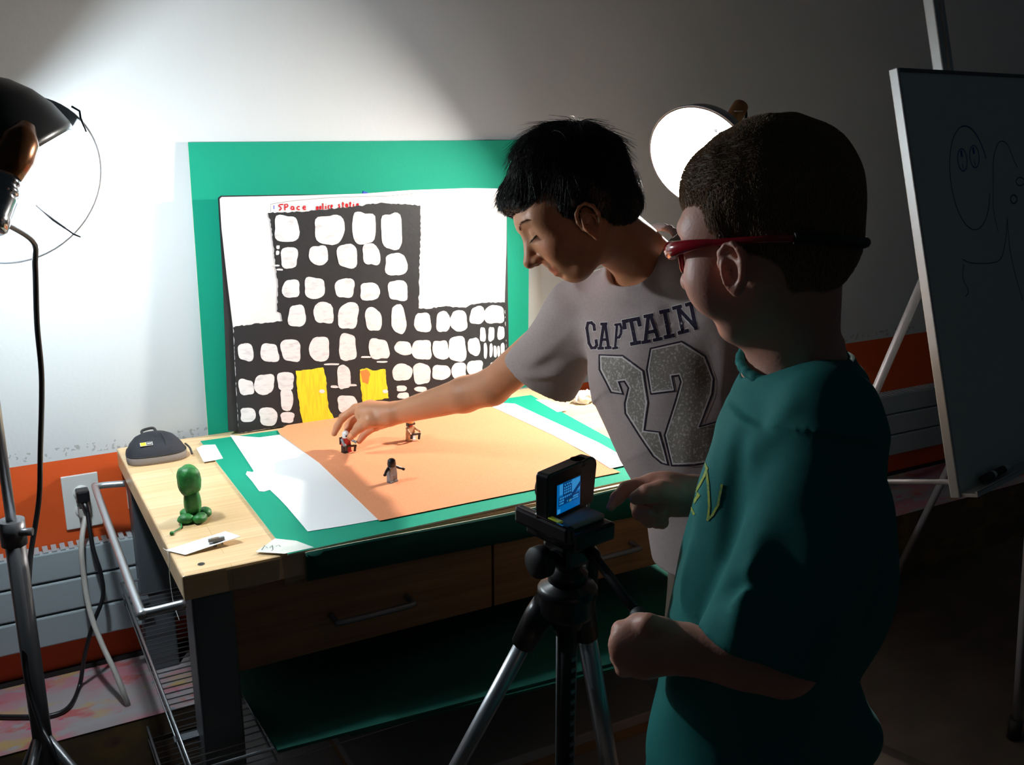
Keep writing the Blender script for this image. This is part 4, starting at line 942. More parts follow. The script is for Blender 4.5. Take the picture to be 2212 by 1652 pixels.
def vnormals(P, Q):
    n = np.cross(P[Q[:, 2]] - P[Q[:, 0]], P[Q[:, 3]] - P[Q[:, 1]]); out = np.zeros_like(P)
    for k in range(4):
        for a in range(3): out[:, a] += np.bincount(Q[:, k], weights=n[:, a], minlength=len(P))
    return out / (np.linalg.norm(out, axis=1)[:, None] + 1e-12)
def strands(name, roots, nr, flow, length, mat_, parent, seg=6, rad=.00028, seed=1, lift=.35, curl=.25):
    """hair curves: roots, surface normals, flow direction per root, length per root"""
    rg = np.random.default_rng(seed); n = len(roots); base = np.array(wloc(parent)) if parent else np.zeros(3)
    pts = np.zeros((n, seg, 3)); pts[:, 0] = roots; d = nr * lift + flow; d += rg.normal(0, curl, (n, 3)) ; d /= np.linalg.norm(d, axis=1)[:, None]
    for k in range(1, seg):
        pts[:, k] = pts[:, k - 1] + d * (length / (seg - 1))[:, None]
        d = d + flow * .35 + rg.normal(0, curl * .25, (n, 3)); d -= nr * np.minimum((d * nr).sum(1), 0)[:, None] * .8; d /= np.linalg.norm(d, axis=1)[:, None]
    c = bpy.data.hair_curves.new(name); c.add_curves([seg] * n); c.attributes['position'].data.foreach_set('vector', (pts - base).astype(np.float32).ravel())
    ra = c.attributes.new('radius', 'FLOAT', 'POINT'); r = np.tile(np.linspace(1, .25, seg), n) * rad; ra.data.foreach_set('value', r.astype(np.float32)); c.materials.append(mat_)
    o = bpy.data.objects.new(name, c); S.collection.objects.link(o); o.parent = parent; return o

def head_solid(sol, O, f, l, u, s, lids=True, ears=((1, .075),), ez=-.012, jaw=1.0, nose=1.0, es=1.0, chin=0.0, rec=0.010, ex=0.0):
    O = V3(O); B = np.array([f, l, u])
    def W(x, y, z): return O + (f * x + l * y + u * z) * s
    E = lambda x, y, z, a, b, c, k=.01: sol.u(Ell(W(x, y, z), np.array([a, b, c]) * s, B), k * s)
    E(-.014, 0, .030, .092, .074, .084, 0); E(.028, 0, .012, .056, .063, .070, .03)
    E(.026, 0, -.038, .056, .055, .060, .03)
    for t in (-1, 1):
        sol.u(Con(W(-.014, t * .050, -.045), W(.050 - rec, t * .024, -.092 + chin), .019 * s * jaw, .017 * s), .022 * s)
        E(.054, t * .034, -.034, .026, .024, .026, .02)
        E(.050, t * .052, .012, .022, .012, .022, .02)
    sol.u(Ell(W(.068 - rec * 1.4, 0, -.094 + chin), np.array([.018, .022, .017]) * s, B), .018 * s)
    E(.078, 0, .024, .010, .044, .012, .016)
    E(.072 - rec, 0, -.062, .019, .029, .022, .014)
    for t in (-1, 1): sol.s(Ell(W(.096, t * .030, .002), np.array([.014, .016, .011]) * s, B), .012 * s)
    if lids:
        for t in (-1, 1):
            E(.069, t * .030, .001, .0135, .0145, .0125, .003)
            sol.s(Con(W(.0845, t * .019, -.0062), W(.0800, t * .041, -.0050), .0009 * s), .0012 * s)
    sol.u(Con(W(.080, 0, .010), W(.101, 0, -.030), .0078 * s, .0100 * s), .010 * s)
    E(.102, 0, -.033, .0105 * nose, .0100, .0095, .008)
    for t in (-1, 1):
        E(.092, t * .0115, -.037, .0100, .0062, .0072, .005)
        sol.s(Ell(W(.099, t * .0066, -.0445), np.array([.0060, .0036, .0042]) * s, B), .002 * s)
    E(.0895 - rec, 0, -.0605, .0070, .0200, .0050, .005); E(.0865 - rec, 0, -.0710, .0075, .0165, .0056, .005)
    sol.s(Con(W(.0975 - rec, -.018, -.0655), W(.0975 - rec, .018, -.0655), .0016 * s), .003 * s)
    sol.s(Ell(W(.0905 - rec, 0, -.0815), np.array([.006, .016, .004]) * s, B), .006 * s)
    for t, sp in ears:
        def X(x, z, o_): return W(-.010 + ex + (x * .92 - o_ * .30) * es, t * (sp + o_ * es), ez + z * .95 * es)
        path = [(.012, -.004, .000), (.0155, .010, .003), (.0125, .022, .006), (.003, .0285, .009), (-.007, .0275, .0115), (-.0145, .018, .0135), (-.016, .004, .0135), (-.0125, -.010, .011), (-.006, -.020, .007), (.001, -.0265, .004)]
        P_ = [X(*p) for p in path]
        sol.u(Ell(X(-.003, 0, .0035), np.array([.0155, .0042, .0265]) * s, np.array([nrm(f * .93 - l * t * .0 + u * .1), nrm(l * t + f * -.35), nrm(u)])), .004 * s)
        for i in range(len(P_) - 1): sol.u(Con(P_[i], P_[i + 1], .0036 * s, .0036 * s), .0025 * s)
        sol.u(Ell(X(.000, -.0255, .004), np.array([.0075, .0042, .0085]) * s, B), .004 * s)
        I_ = [X(*p) for p in ((-.001, .016, .0085), (-.008, .006, .0105), (-.008, -.006, .0095), (-.001, -.014, .006))]
        for i in range(3): sol.u(Con(I_[i], I_[i + 1], .0026 * s), .003 * s)
        sol.u(Ell(X(.010, -.008, .004), np.array([.0032, .003, .005]) * s, B), .003 * s)
        sol.s(Ell(X(.0030, -.003, .0105), np.array([.0085, .0065, .0115]) * s, B), .004 * s)
        sol.s(Ell(X(.0010, .0215, .0125), np.array([.0075, .0040, .0042]) * s, B), .003 * s)
    return W
def finger(sol, pts, r, k=.004):
    for i in range(len(pts) - 1):
        sol.u(Con(pts[i], pts[i + 1], r[i], r[i + 1]), k)
def head_tint(W, s, f, l, u, O, lips=(.80, .42, .42), brow=(.14, .10, .09), cheek=(1.04, .86, .84), lash=True, scalp=None):
    def t(P):
        q = np.stack([(P - O) @ f, (P - O) @ l, (P - O) @ u], 1) / s; c = np.ones((len(P), 3)); x, y, z = q.T; ay = np.abs(y)
        near = (np.abs(q) < .14).all(1)
        def mixc(m_, col): c[:] = c * (1 - m_[:, None]) + c * np.array(col) * m_[:, None]
        g = lambda v: np.exp(-v)
        mixc(g(((ay - .045) / .022) ** 2 + ((z + .035) / .022) ** 2) * (x > .02) * near * .8, cheek)
        lm = ((y / .021) ** 2 + ((z + .0655) / .0105) ** 2 < 1) & (x > .066); mixc(lm * .85 * near, lips)
        bw = (np.abs(z - (.0215 + .005 * np.sin((ay - .012) / .038 * 3.1))) < .0038 * (1.15 - (ay - .012) / .06)) & (ay > .012) & (ay < .050) & (x > .045); pass
        if False: ls = (np.abs(z + .0058) < .0016) & (ay > .016) & (ay < .043) & (x > .060); mixc(ls * .85 * near, (.12, .08, .07))
        return c
    return t
def face_hairs(name, last, W, f, l, u, s, rows, mat_, parent, rad=.0003):
    """rows: (y, z, direction (f,l,u), length) - each hair starts on the face surface at that spot"""
    P, Q = last; bv = BVHTree.FromPolygons([Vector(p) for p in P], [tuple(map(int, q)) for q in Q]); base = np.array(wloc(parent)); out = []
    for y, z, d, L in rows:
        h = bv.ray_cast(Vector(W(.14, y, z)), Vector(-f))
        if h[0] is None: continue
        p = np.array(h[0]); dv = nrm(f * d[0] + l * d[1] + u * d[2]); dv2 = nrm(dv - u * .15 * (1 if d[2] > -.3 else -1.8))
        out.append([p - f * .0004, p + dv * L * .5, p + dv * L * .5 + dv2 * L * .5])
    pts = np.array(out); n = len(pts); c = bpy.data.hair_curves.new(name); c.add_curves([3] * n)
    c.attributes['position'].data.foreach_set('vector', (pts - base).astype(np.float32).ravel()); ra = c.attributes.new('radius', 'FLOAT', 'POINT'); ra.data.foreach_set('value', np.tile([1, .8, .3], n).astype(np.float32) * rad)
    c.materials.append(mat_); o = bpy.data.objects.new(name, c); S.collection.objects.link(o); o.parent = parent
def folds(F):
    """cloth folds: list of (point a, point b, width, height) ridges that run from a to b"""
    def d(P):
        o = np.zeros(len(P))
        for a, b, w_, h_ in F:
            a = V3(a); b = V3(b); v = b - a; q = P - a; t = q @ v / (v @ v); tt = np.clip(t, 0, 1); r = np.sqrt(((q - tt[:, None] * v) ** 2).sum(1))
            o -= h_ * np.exp(-(r / w_) ** 2) * (.35 + .65 * np.sin(PI * np.clip(tt * .9 + .05, 0, 1)))
        return o
    return d
def wobble(amp, fr, seed):
    rg = np.random.default_rng(seed); K = rg.normal(0, 1, (7, 3)); K /= np.linalg.norm(K, axis=1)[:, None]; K *= fr * rg.uniform(.6, 1.7, (7, 1)); ph = rg.uniform(0, 6.3, 7)
    return lambda P: amp * np.sin(P @ K.T + ph).sum(1) / 3
def addf(*fs): return lambda P: sum(g(P) for g in fs)

def ray_hits(o):
    P, Q = o; bv = BVHTree.FromPolygons([Vector(p) for p in P], [tuple(map(int, q)) for q in Q]); org = Vector(EYEP)
    def hit(x, y, off=.0006, spare=None):
        r = Vector(ray(x, y)).normalized(); h = bv.ray_cast(org, r)
        if h[0] is None: return None
        n = h[1] if h[1].dot(r) < 0 else -h[1]; return h[0] + n * off
    return hit
def decal(mb, poly, hit, off, mi, cell=9.0):
    """polygon given on the cloth as seen in the photo; cut into small cells laid onto the cloth"""
    from mathutils.geometry import tessellate_polygon
    bm = bmesh.new(); vv = [bm.verts.new((x, y, 0)) for x, y in poly]
    for tri in tessellate_polygon([[Vector((x, y, 0)) for x, y in poly]]): bm.faces.new([vv[i] for i in tri])
    xs = [p[0] for p in poly]; ys = [p[1] for p in poly]
    for ax, lo, hi in ((0, min(xs), max(xs)), (1, min(ys), max(ys))):
        v = math.floor(lo / cell) * cell + cell
        while v < hi:
            co = (v, 0, 0) if ax == 0 else (0, v, 0); no = (1, 0, 0) if ax == 0 else (0, 1, 0)
            bmesh.ops.bisect_plane(bm, geom=bm.verts[:] + bm.edges[:] + bm.faces[:], dist=1e-5, plane_co=co, plane_no=no); v += cell
    bm.verts.index_update(); H = [hit(v.co.x, v.co.y, off) for v in bm.verts]
    base = {}; vs = []; fs = []
    for fc in bm.faces:
        ids = [v.index for v in fc.verts]
        if any(H[i] is None for i in ids): continue
        pts = [H[i] for i in ids]
        if max((a - b).length for a in pts for b in pts) > .05: continue
        for i in ids:
            if i not in base: base[i] = len(vs); vs.append(H[i])
        fs.append([base[i] for i in ids])
    bm.free()
    if fs: mb.add(vs, fs, mi, True)
def stroke_quads(pts, w_, closed=False):
    out = []; n = len(pts)
    for i in range(n if closed else n - 1):
        (x0, y0), (x1, y1) = pts[i], pts[(i + 1) % n]; L = math.hypot(x1 - x0, y1 - y0) or 1; dx, dy = (x1 - x0) / L, (y1 - y0) / L; e = w_ * .45; h_ = w_ / 2
        x0 -= dx * e; y0 -= dy * e; x1 += dx * e; y1 += dy * e
        out.append([(x0 - dy * h_, y0 + dx * h_), (x1 - dy * h_, y1 + dx * h_), (x1 + dy * h_, y1 - dx * h_), (x0 + dy * h_, y0 - dx * h_)])
    return out
def grow(q, e):
    cx = sum(p[0] for p in q) / 4; cy = sum(p[1] for p in q) / 4; out = []
    (ax, ay), (bx_, by_) = q[0], q[1]; L = math.hypot(bx_ - ax, by_ - ay) or 1; d = ((bx_ - ax) / L, (by_ - ay) / L); nn = (-d[1], d[0])
    for x, y in q:
        a = (x - cx) * d[0] + (y - cy) * d[1]; b = (x - cx) * nn[0] + (y - cy) * nn[1]; sg = lambda v: (v > 0) - (v < 0)
        out.append((x + (sg(a) * d[0] + sg(b) * nn[0]) * e, y + (sg(a) * d[1] + sg(b) * nn[1]) * e))
    return out
def cam_dir(r, u, b): return nrm(RT * r + UP * u - FW * b)
def basis(f, upish):
    f = nrm(f); u = V3(upish) - f * (V3(upish) @ f); u = nrm(u); return f, np.cross(u, f), u
def scatter(P, Q, n, keep, seed=1):
    rg = np.random.default_rng(seed); A = np.linalg.norm(np.cross(P[Q[:, 2]] - P[Q[:, 0]], P[Q[:, 3]] - P[Q[:, 1]]), axis=1); cen = P[Q].mean(1); w_ = A * keep(cen); w_ /= w_.sum()
    fi = rg.choice(len(Q), n, p=w_); a = rg.random((n, 1)); b = rg.random((n, 1)); q = P[Q[fi]]
    pts = (q[:, 0] * (1 - a) + q[:, 1] * a) * (1 - b) + (q[:, 3] * (1 - a) + q[:, 2] * a) * b; N = vnormals(P, Q)[Q[fi, 0]]; return pts, N

# ------------------------------------------------------------ boy in the grey shirt
def boy_grey():
    root = empty('person', (1.15, 1.16, 0), 'person with short black hair in a grey shirt, leaning left and reaching over the table', 'person')
    f, l, u = basis(cam_dir(-.835, -.535, .07), cam_dir(-.54, .84, .0)); s = .98; O = D(1236, 458, 1.60)
    b = Sol()
    W = head_solid(b, O, f, l, u, s, ears=((1, .072), (-1, .072)), ez=-.036, es=1.02, chin=.010, nose=1.15, rec=.014, ex=.014)
    shR, elR, wrR = D(1240, 690, 1.85), D(1062, 836, 2.01), D(866, 890, 2.165); shL = D(1530, 575, 1.60)
    nb = D(1402, 574, 1.71)
    b.u(Con(W(-.030, 0, -.030), nb, .047 * s, .052), .03)
    ch = D(1430, 740, 1.74); pv = D(1580, 1120, 1.70)
    b.u(Loft([(nb, .05, .05, shL - shR), (D(1420, 650, 1.72), .09, .06, shL - shR), (ch, .11, .07, shL - shR), (pv, .10, .07, shL - shR)]), .03)
    b.u(Con(D(1410, 650, 1.73), shR, .045, .045), .03).u(Con(shR, elR, .043, .036), .02)
    mid = elR * .72 + wrR * .28
    b.u(Con(elR, mid, .0365, .0360), .012).u(Con(mid, wrR, .0360, .0245), .012)
    # reaching hand
    d = lambda x, y, z: D(x, y, z)
    b.u(Ell(d(822, 893, 2.185), (.050, .020, .0265), np.array([nrm(d(780, 890, 2.20) - d(866, 890, 2.165)), nrm(FW), nrm(np.cross(nrm(d(780, 890, 2.2) - d(866, 890, 2.165)), FW))])), .016)
    b.u(Con(d(845, 893, 2.165), d(790, 893, 2.19), .024, .020), .014)
    b.u(Con(d(800, 880, 2.20), d(776, 884, 2.215), .017, .0135), .014)
    finger(b, [d(790, 884, 2.205), d(768, 882, 2.215), d(741, 901, 2.222), d(729, 920, 2.225), d(722, 936, 2.222)], [.0135, .0098, .0085, .0075, .0066], .006)        # index
    finger(b, [d(800, 897, 2.20), d(788, 893, 2.232), d(764, 902, 2.255), d(752, 919, 2.262), d(749, 934, 2.255)], [.014, .0098, .0085, .0076, .0066], .004)   # middle
    finger(b, [d(806, 900, 2.20), d(800, 900, 2.24), d(778, 911, 2.262), d(768, 926, 2.262), d(766, 940, 2.255)], [.014, .0095, .0083, .0072, .0064], .004)     # ring
    finger(b, [d(832, 912, 2.20), d(812, 922, 2.235), d(795, 931, 2.245), d(783, 943, 2.243), d(776, 953, 2.238)], [.013, .0090, .0080, .0070, .0060], .005)     # little
    finger(b, [d(838, 905, 2.165), d(800, 908, 2.165), d(776, 923, 2.172), d(757, 944, 2.190)], [.017, .0150, .0100, .0078], .010)         # thumb
    # left arm, hand on the hip, hidden from here by the other boy
    elL = D(1625, 870, 1.66); wrL = D(1600, 1050, 1.60)
    b.u(Con(D(1430, 640, 1.70), shL, .045, .045), .03).u(Con(shL, elL, .042, .035), .02).u(Con(elL, wrL, .034, .023), .012).u(Ell(wrL + (wrL - elL) * .3, (.026, .018, .045)), .012)
    for k in range(4): b.u(Con(wrL + (wrL - elL) * .45 + RT * (k - 1.5) * .013, wrL + (wrL - elL) * .72 + RT * (k - 1.5) * .013 - FW * .01, .0085, .0065), .004)
    b.u(Con(wrL + RT * .02, wrL + (wrL - elL) * .4 + RT * .04, .011, .008), .006)
    pl = D(1615, 1140, 1.74); hipR = pl + cam_dir(-1, .0, -.25) * .045; hipL = pl + cam_dir(1, 0, .3) * .065
    kn = []
    for i, (hp, ft) in enumerate(((hipR, np.array([1.12, 1.25, .0])), (hipL, np.array([1.24, 1.08, 0.])))):
        knee = np.array([hp[0] * .5 + ft[0] * .5 - .02, hp[1] * .5 + ft[1] * .5 + .03, .45]); ank = ft + np.array([0, 0, .09])
        b.u(Con(hp, knee, .075, .052), .03).u(Con(knee, knee * .65 + ank * .35, .050, .050), .02).u(Con(knee * .65 + ank * .35, ank, .050, .034), .02)
        kn.append((hp, knee, ank, ft))
    nail = d(756, 942, 2.178)
    ht = head_tint(W, s, f, l, u, O, lips=(.95, .50, .48), brow=(.10, .08, .08))
    def tint(P):
        c = ht(P); q = np.linalg.norm(P - nail, axis=1) < .0062; c[q] *= np.array([1.35, 1.45, 1.5]); return c
    b.disp = wobble(.0004, 90, 5)
    bo = solid('body', b, .0026, M['skin1'], root, tint, relax=1); BL = solid.last; rr = random.Random(2)
    for t in (1, -1):
        rows = []
        for i in range(150):
            a = rr.random(); th = (1 - abs(a - .35)) * .0019; rows.append((t * (.012 + .040 * a), .0185 + .0065 * math.sin(a * 2.6) + rr.uniform(-th, th), (.12, t * .9, .15 - .5 * a), .0055))
        face_hairs('eyebrow', BL, W, f, l, u, s, rows, M['hair1'], root, .00024) if t == 1 else None
        rows = [(t * (.017 + .026 * a), -.0052 + rr.uniform(-.0006, .0006), (.75, t * (.5 * a - .1), -.55), .0060 + .003 * a) for a in [rr.random() for _ in range(90)]]
        face_hairs('eyelashes', BL, W, f, l, u, s, rows, M['hair1'], root, .00026)
    # hair: rounded cap with a fringe swept over the forehead
    hr = Sol(); B = np.array([f, l, u])
    hr.u(Ell(W(-.021, 0, .038), np.array([.103, .087, .103]) * s, B), 0)
    hr.u(Ell(W(.040, .0, .062), np.array([.054, .064, .040]) * s, B), .02)
    hr.u(Ell(W(-.034, 0, -.016), np.array([.078, .073, .062]) * s, B), .02)
    for t in (-1, 1): hr.u(Con(W(.022, t * .066, .01), W(.018, t * .065, -.024), .012 * s, .006 * s), .008)
    hr.i(Plane(W(.066, 0, .030), f - u), .006)
    for t in (-1, 1): hr.s(Ell(W(.004, t * .090, -.036), np.array([.024, .024, .034]) * s, B), .006)
    hr.i(Plane(W(-.050, 0, -.066), -u + f * .33), .010)
    hr.disp = addf(wobble(.0018, 120, 3), wobble(.0034, 48, 9))
    hb = solid('hair', hr, .0026, M['hair1'], root, relax=1); P, Q = solid.last
    hs = lambda n, keep, seed: scatter(P, Q, n, keep, seed)
    loc = lambda p: np.stack([(p - O) @ f, (p - O) @ l, (p - O) @ u], 1) / s
    inner = Ell(W(-.014, 0, .030), np.array([.094, .076, .086]) * s, B)
    pts, N = hs(15000, lambda c: (inner(c) > .003 * s).astype(float) + 1e-9, 3)
    q = loc(pts); crown = np.array([-.075, .020, .135]); v = q - crown; fl = f * v[:, :1] + l * v[:, 1:2] + u * v[:, 2:3]; fl += f * .04 - u * .03
    fl -= N * (fl * N).sum(1)[:, None]; fl /= np.linalg.norm(fl, axis=1)[:, None] + 1e-9
    L = np.where(q[:, 2] > .03, .036, .014) * (1 + .3 * np.sin(pts @ np.array([130, 90, 110])))
    dist = np.minimum(np.maximum(.036 - (q[:, 0] - q[:, 2]), 0) / 1.41, np.maximum(q[:, 2] + .066 + (q[:, 0] + .05) * -.33, 0)); L = np.minimum(L, .005 + dist * .75)
    cl = np.sin(pts @ np.array([210., 90, 60])) * .22; fl = fl + np.cross(N, fl) * cl[:, None]; strands('hair_strands', pts - N * .002, N, fl, L, M['hair1'], hb, rad=.00040, lift=.26, curl=.34, seed=4)
    # shirt
    sh = Sol(); ax = shL - shR; axn = nrm(ax)
    chn = nrm(np.cross(axn, nrm(nb - pv)))
    st = [(D(1402, 572, 1.705), .070, .062, ax), (D(1410, 640, 1.715), .125, .078, ax), (D(1416, 700, 1.725), .150, .098, ax), (D(1436, 800, 1.72), .150, .112, ax), (D(1492, 925, 1.70), .142, .118, ax), (D(1552, 1040, 1.69), .140, .115, ax), (D(1580, 1190, 1.72), .148, .118, ax)]
    sh.u(Loft(st), 0)
    sh.u(Con(D(1396, 612, 1.73), D(1262, 668, 1.84), .055, .058), .04)
    sl0, sl1 = D(1262, 672, 1.835), D(1166, 816, 1.935)
    sh.u(Loft([(sl0 + (sl0 - sl1) * .25, .045, .045, ax), (sl0, .066, .060, cam_dir(1, -.25, 0)), (sl0 * .5 + sl1 * .5, .070, .056, cam_dir(1, -.38, 0)), (sl1, .078, .052, cam_dir(.93, -.40, 0))]), .035)
    sh.u(Con(D(1430, 600, 1.70), D(1520, 570, 1.62), .058, .058), .04)
    sh.u(Con(shL, shL * .3 + elL * .7, .064, .064), .03)
    sh.s(Con(W(-.030, 0, -.030), nb + (nb - W(-.03, 0, -.03)) * .1, .058, .066), .006)
    colr = []
    cdir = nrm(nb - W(-.03, 0, -.03)); c1 = nrm(axn - cdir * (axn @ cdir)); c2 = np.cross(cdir, c1)
    cc = nb - cdir * .018
    for k in range(28): a = 2 * PI * k / 28; colr.append(cc + c1 * math.cos(a) * .070 + c2 * math.sin(a) * .068 + cdir * (.020 * math.cos(a * 2) * -.3))
    F = [(D(1290, 640, 1.75), D(1290, 820, 1.75), .014, .006), (D(1335, 640, 1.72), D(1320, 780, 1.7), .010, .004), (D(1250, 700, 1.78), D(1130, 800, 1.9), .010, .005), (D(1300, 770, 1.75), D(1150, 790, 1.88), .011, -.006),
         (D(1240, 815, 1.84), D(1130, 812, 1.88), .008, .005), (D(1330, 840, 1.66), D(1470, 1010, 1.6), .012, .004), (D(1300, 700, 1.75), D(1340, 900, 1.66), .012, -.005), (D(1450, 620, 1.64), D(1400, 720, 1.62), .012, .004),
         (D(1420, 600, 1.64), D(1350, 660, 1.68), .008, .003), (D(1500, 760, 1.6), D(1480, 1000, 1.58), .016, .005), (D(1560, 700, 1.58), D(1570, 900, 1.56), .016, .005), (D(1452, 1100, 1.66), D(1470, 1190, 1.66), .008, .004)]
    sh.disp = addf(folds(F), wobble(.0010, 55, 2)); sh.dmax = .008
    so = solid('shirt', sh, .0032, M['shirt1'], root, relax=2); SP = solid.last
    MB().tube(colr, .0052, closed=True, n=10, flat=1.0, upv=cdir).build('collar', M['shirt1'], so) if False else None
    col = Sol()
    for k in range(28): col.u(Con(colr[k], colr[(k + 1) % 28], .0062), .004)
    o = solid('collar', col, .0026, M['shirt1'], root); 
    # printed letters and number
    hit = ray_hits(SP); mb = MB(); Zm = lambda p: (1240 + p[0] / 2.7525, 600 + p[1] / 2.7525)
    SL = {'C': [[(.95, .72), (.95, .9), (.7, 1), (.3, 1), (.08, .8), (.08, .2), (.3, 0), (.7, 0), (.95, .1), (.95, .28)]], 'A': [[(.12, .06), (.40, .95)], [(.88, .06), (.55, .95)], [(.28, .36), (.76, .36)], [(-.02, .03), (.34, .03)], [(.66, .03), (1.04, .03)], [(.22, .97), (.62, .97)]],
          'P': [[(.28, .04), (.28, .96)], [(.05, .96), (.70, .96), (.94, .80), (.94, .58), (.72, .44), (.28, .44)], [(.02, .03), (.56, .03)]], 'T': [[(.5, .04), (.5, .95)], [(.02, .70), (.04, .95), (.96, .95), (.98, .70)], [(.26, .03), (.74, .03)]],
          'I': [[(.5, .04), (.5, .96)], [(.05, .96), (.95, .96)], [(.05, .03), (.95, .03)]], 'N': [[(.18, .04), (.18, .96)], [(.18, .92), (.82, .08)], [(.82, .04), (.82, .96)], [(-.02, .96), (.30, .96)], [(.0, .03), (.40, .03)], [(.62, .96), (1.02, .96)]]}
    FR = [('C', (92, 418), (50, -4), (-22, -148), 17), ('A', (150, 424), (64, -4), (2, -152), 17), ('P', (234, 424), (42, -6), (12, -150), 14), ('T', (322, 402), (92, -18), (-30, -148), 22), ('A', (414, 388), (98, -20), (-12, -158), 20), ('I', (544, 358), (46, -10), (-30, -160), 24), ('N', (628, 332), (120, -32), (-32, -160), 22)]
    for lay, (gr, off, mi) in enumerate(((4.0, .0005, 1), (0, .0009, 0))):
        for ch_, o_, rv, uv, w_ in FR:
            for st_ in SL[ch_]:
                pp = [(o_[0] + rv[0] * x + uv[0] * y, o_[1] + rv[1] * x + uv[1] * y) for x, y in st_]
                for qd in stroke_quads(pp, w_ ): decal(mb, [Zm(p) for p in grow(qd, gr)], hit, off, mi, 6)
    T1 = [(152, 458), (290, 462), (412, 552), (442, 742), (418, 905), (508, 915), (560, 1110), (520, 1100), (470, 1058), (390, 940), (306, 805), (302, 745), (324, 655), (300, 615), (266, 618), (292, 690), (222, 680), (152, 545)]
    T2 = [(432, 545), (455, 420), (640, 378), (780, 465), (832, 600), (822, 690), (745, 885), (870, 850), (882, 1085), (720, 1112), (582, 1115), (538, 935), (600, 740), (634, 620), (622, 580), (582, 585), (600, 672), (458, 690)]
    for T_ in (T1, T2):
        decal(mb, [Zm(p) for p in T_], hit, .0004, 2, 8)
        cx = sum(p[0] for p in T_) / len(T_); cy = sum(p[1] for p in T_) / len(T_)
        bmq = stroke_quads(T_, 7, True)
        # inner white line, outer dark line
        area = sum(T_[i][0] * T_[(i + 1) % len(T_)][1] - T_[(i + 1) % len(T_)][0] * T_[i][1] for i in range(len(T_))); sg = 1 if area > 0 else -1
        inn = []
        for i in range(len(T_)):
            p0, p1, p2 = Vector(T_[i - 1]), Vector(T_[i]), Vector(T_[(i + 1) % len(T_)]); a = (p1 - p0).normalized(); c = (p2 - p1).normalized(); nn = Vector((-(a.y + c.y), a.x + c.x)); nn = nn.normalized() if nn.length > .01 else Vector((-a.y, a.x)); inn.append(tuple(p1 + nn * sg * 12))
        for qd in stroke_quads(inn, 8, True): decal(mb, [Zm(p) for p in qd], hit, .0007, 1, 8)
        for qd in bmq: decal(mb, [Zm(p) for p in qd], hit, .0010, 0, 8)
    mb.build('printed_lettering', [M['print_navy'], M['print_white'], M['print_grey']], root)
    # shorts and shoes
    st = Sol(); st.u(Loft([(D(1590, 1150, 1.73), .120, .095, ax), (pl - np.array([0, 0, .10]), .120, .10, ax)]), 0)
    for hp, knee, ank, ft in kn: st.u(Con(hp, knee - (knee - hp) * .05, .082, .072), .03)
    solid('shorts', st, .006, M['shorts'], root)
    for hp, knee, ank, ft in kn:
        q = Sol(); q.u(Con(ank - np.array([0, 0, .03]), ank, .043, .042), 0); q.u(Ell(ft + np.array([-.05, .03, .042]), (.105, .046, .036), np.array([nrm((-1, .55, 0)), nrm((.55, 1, 0)), (0, 0, 1)])), .03); q.i(Plane(ft + np.array([0, 0, .004]), (0, 0, -1)), .004)
        solid('shoe', q, .005, M['shoe'], root)
boy_grey()

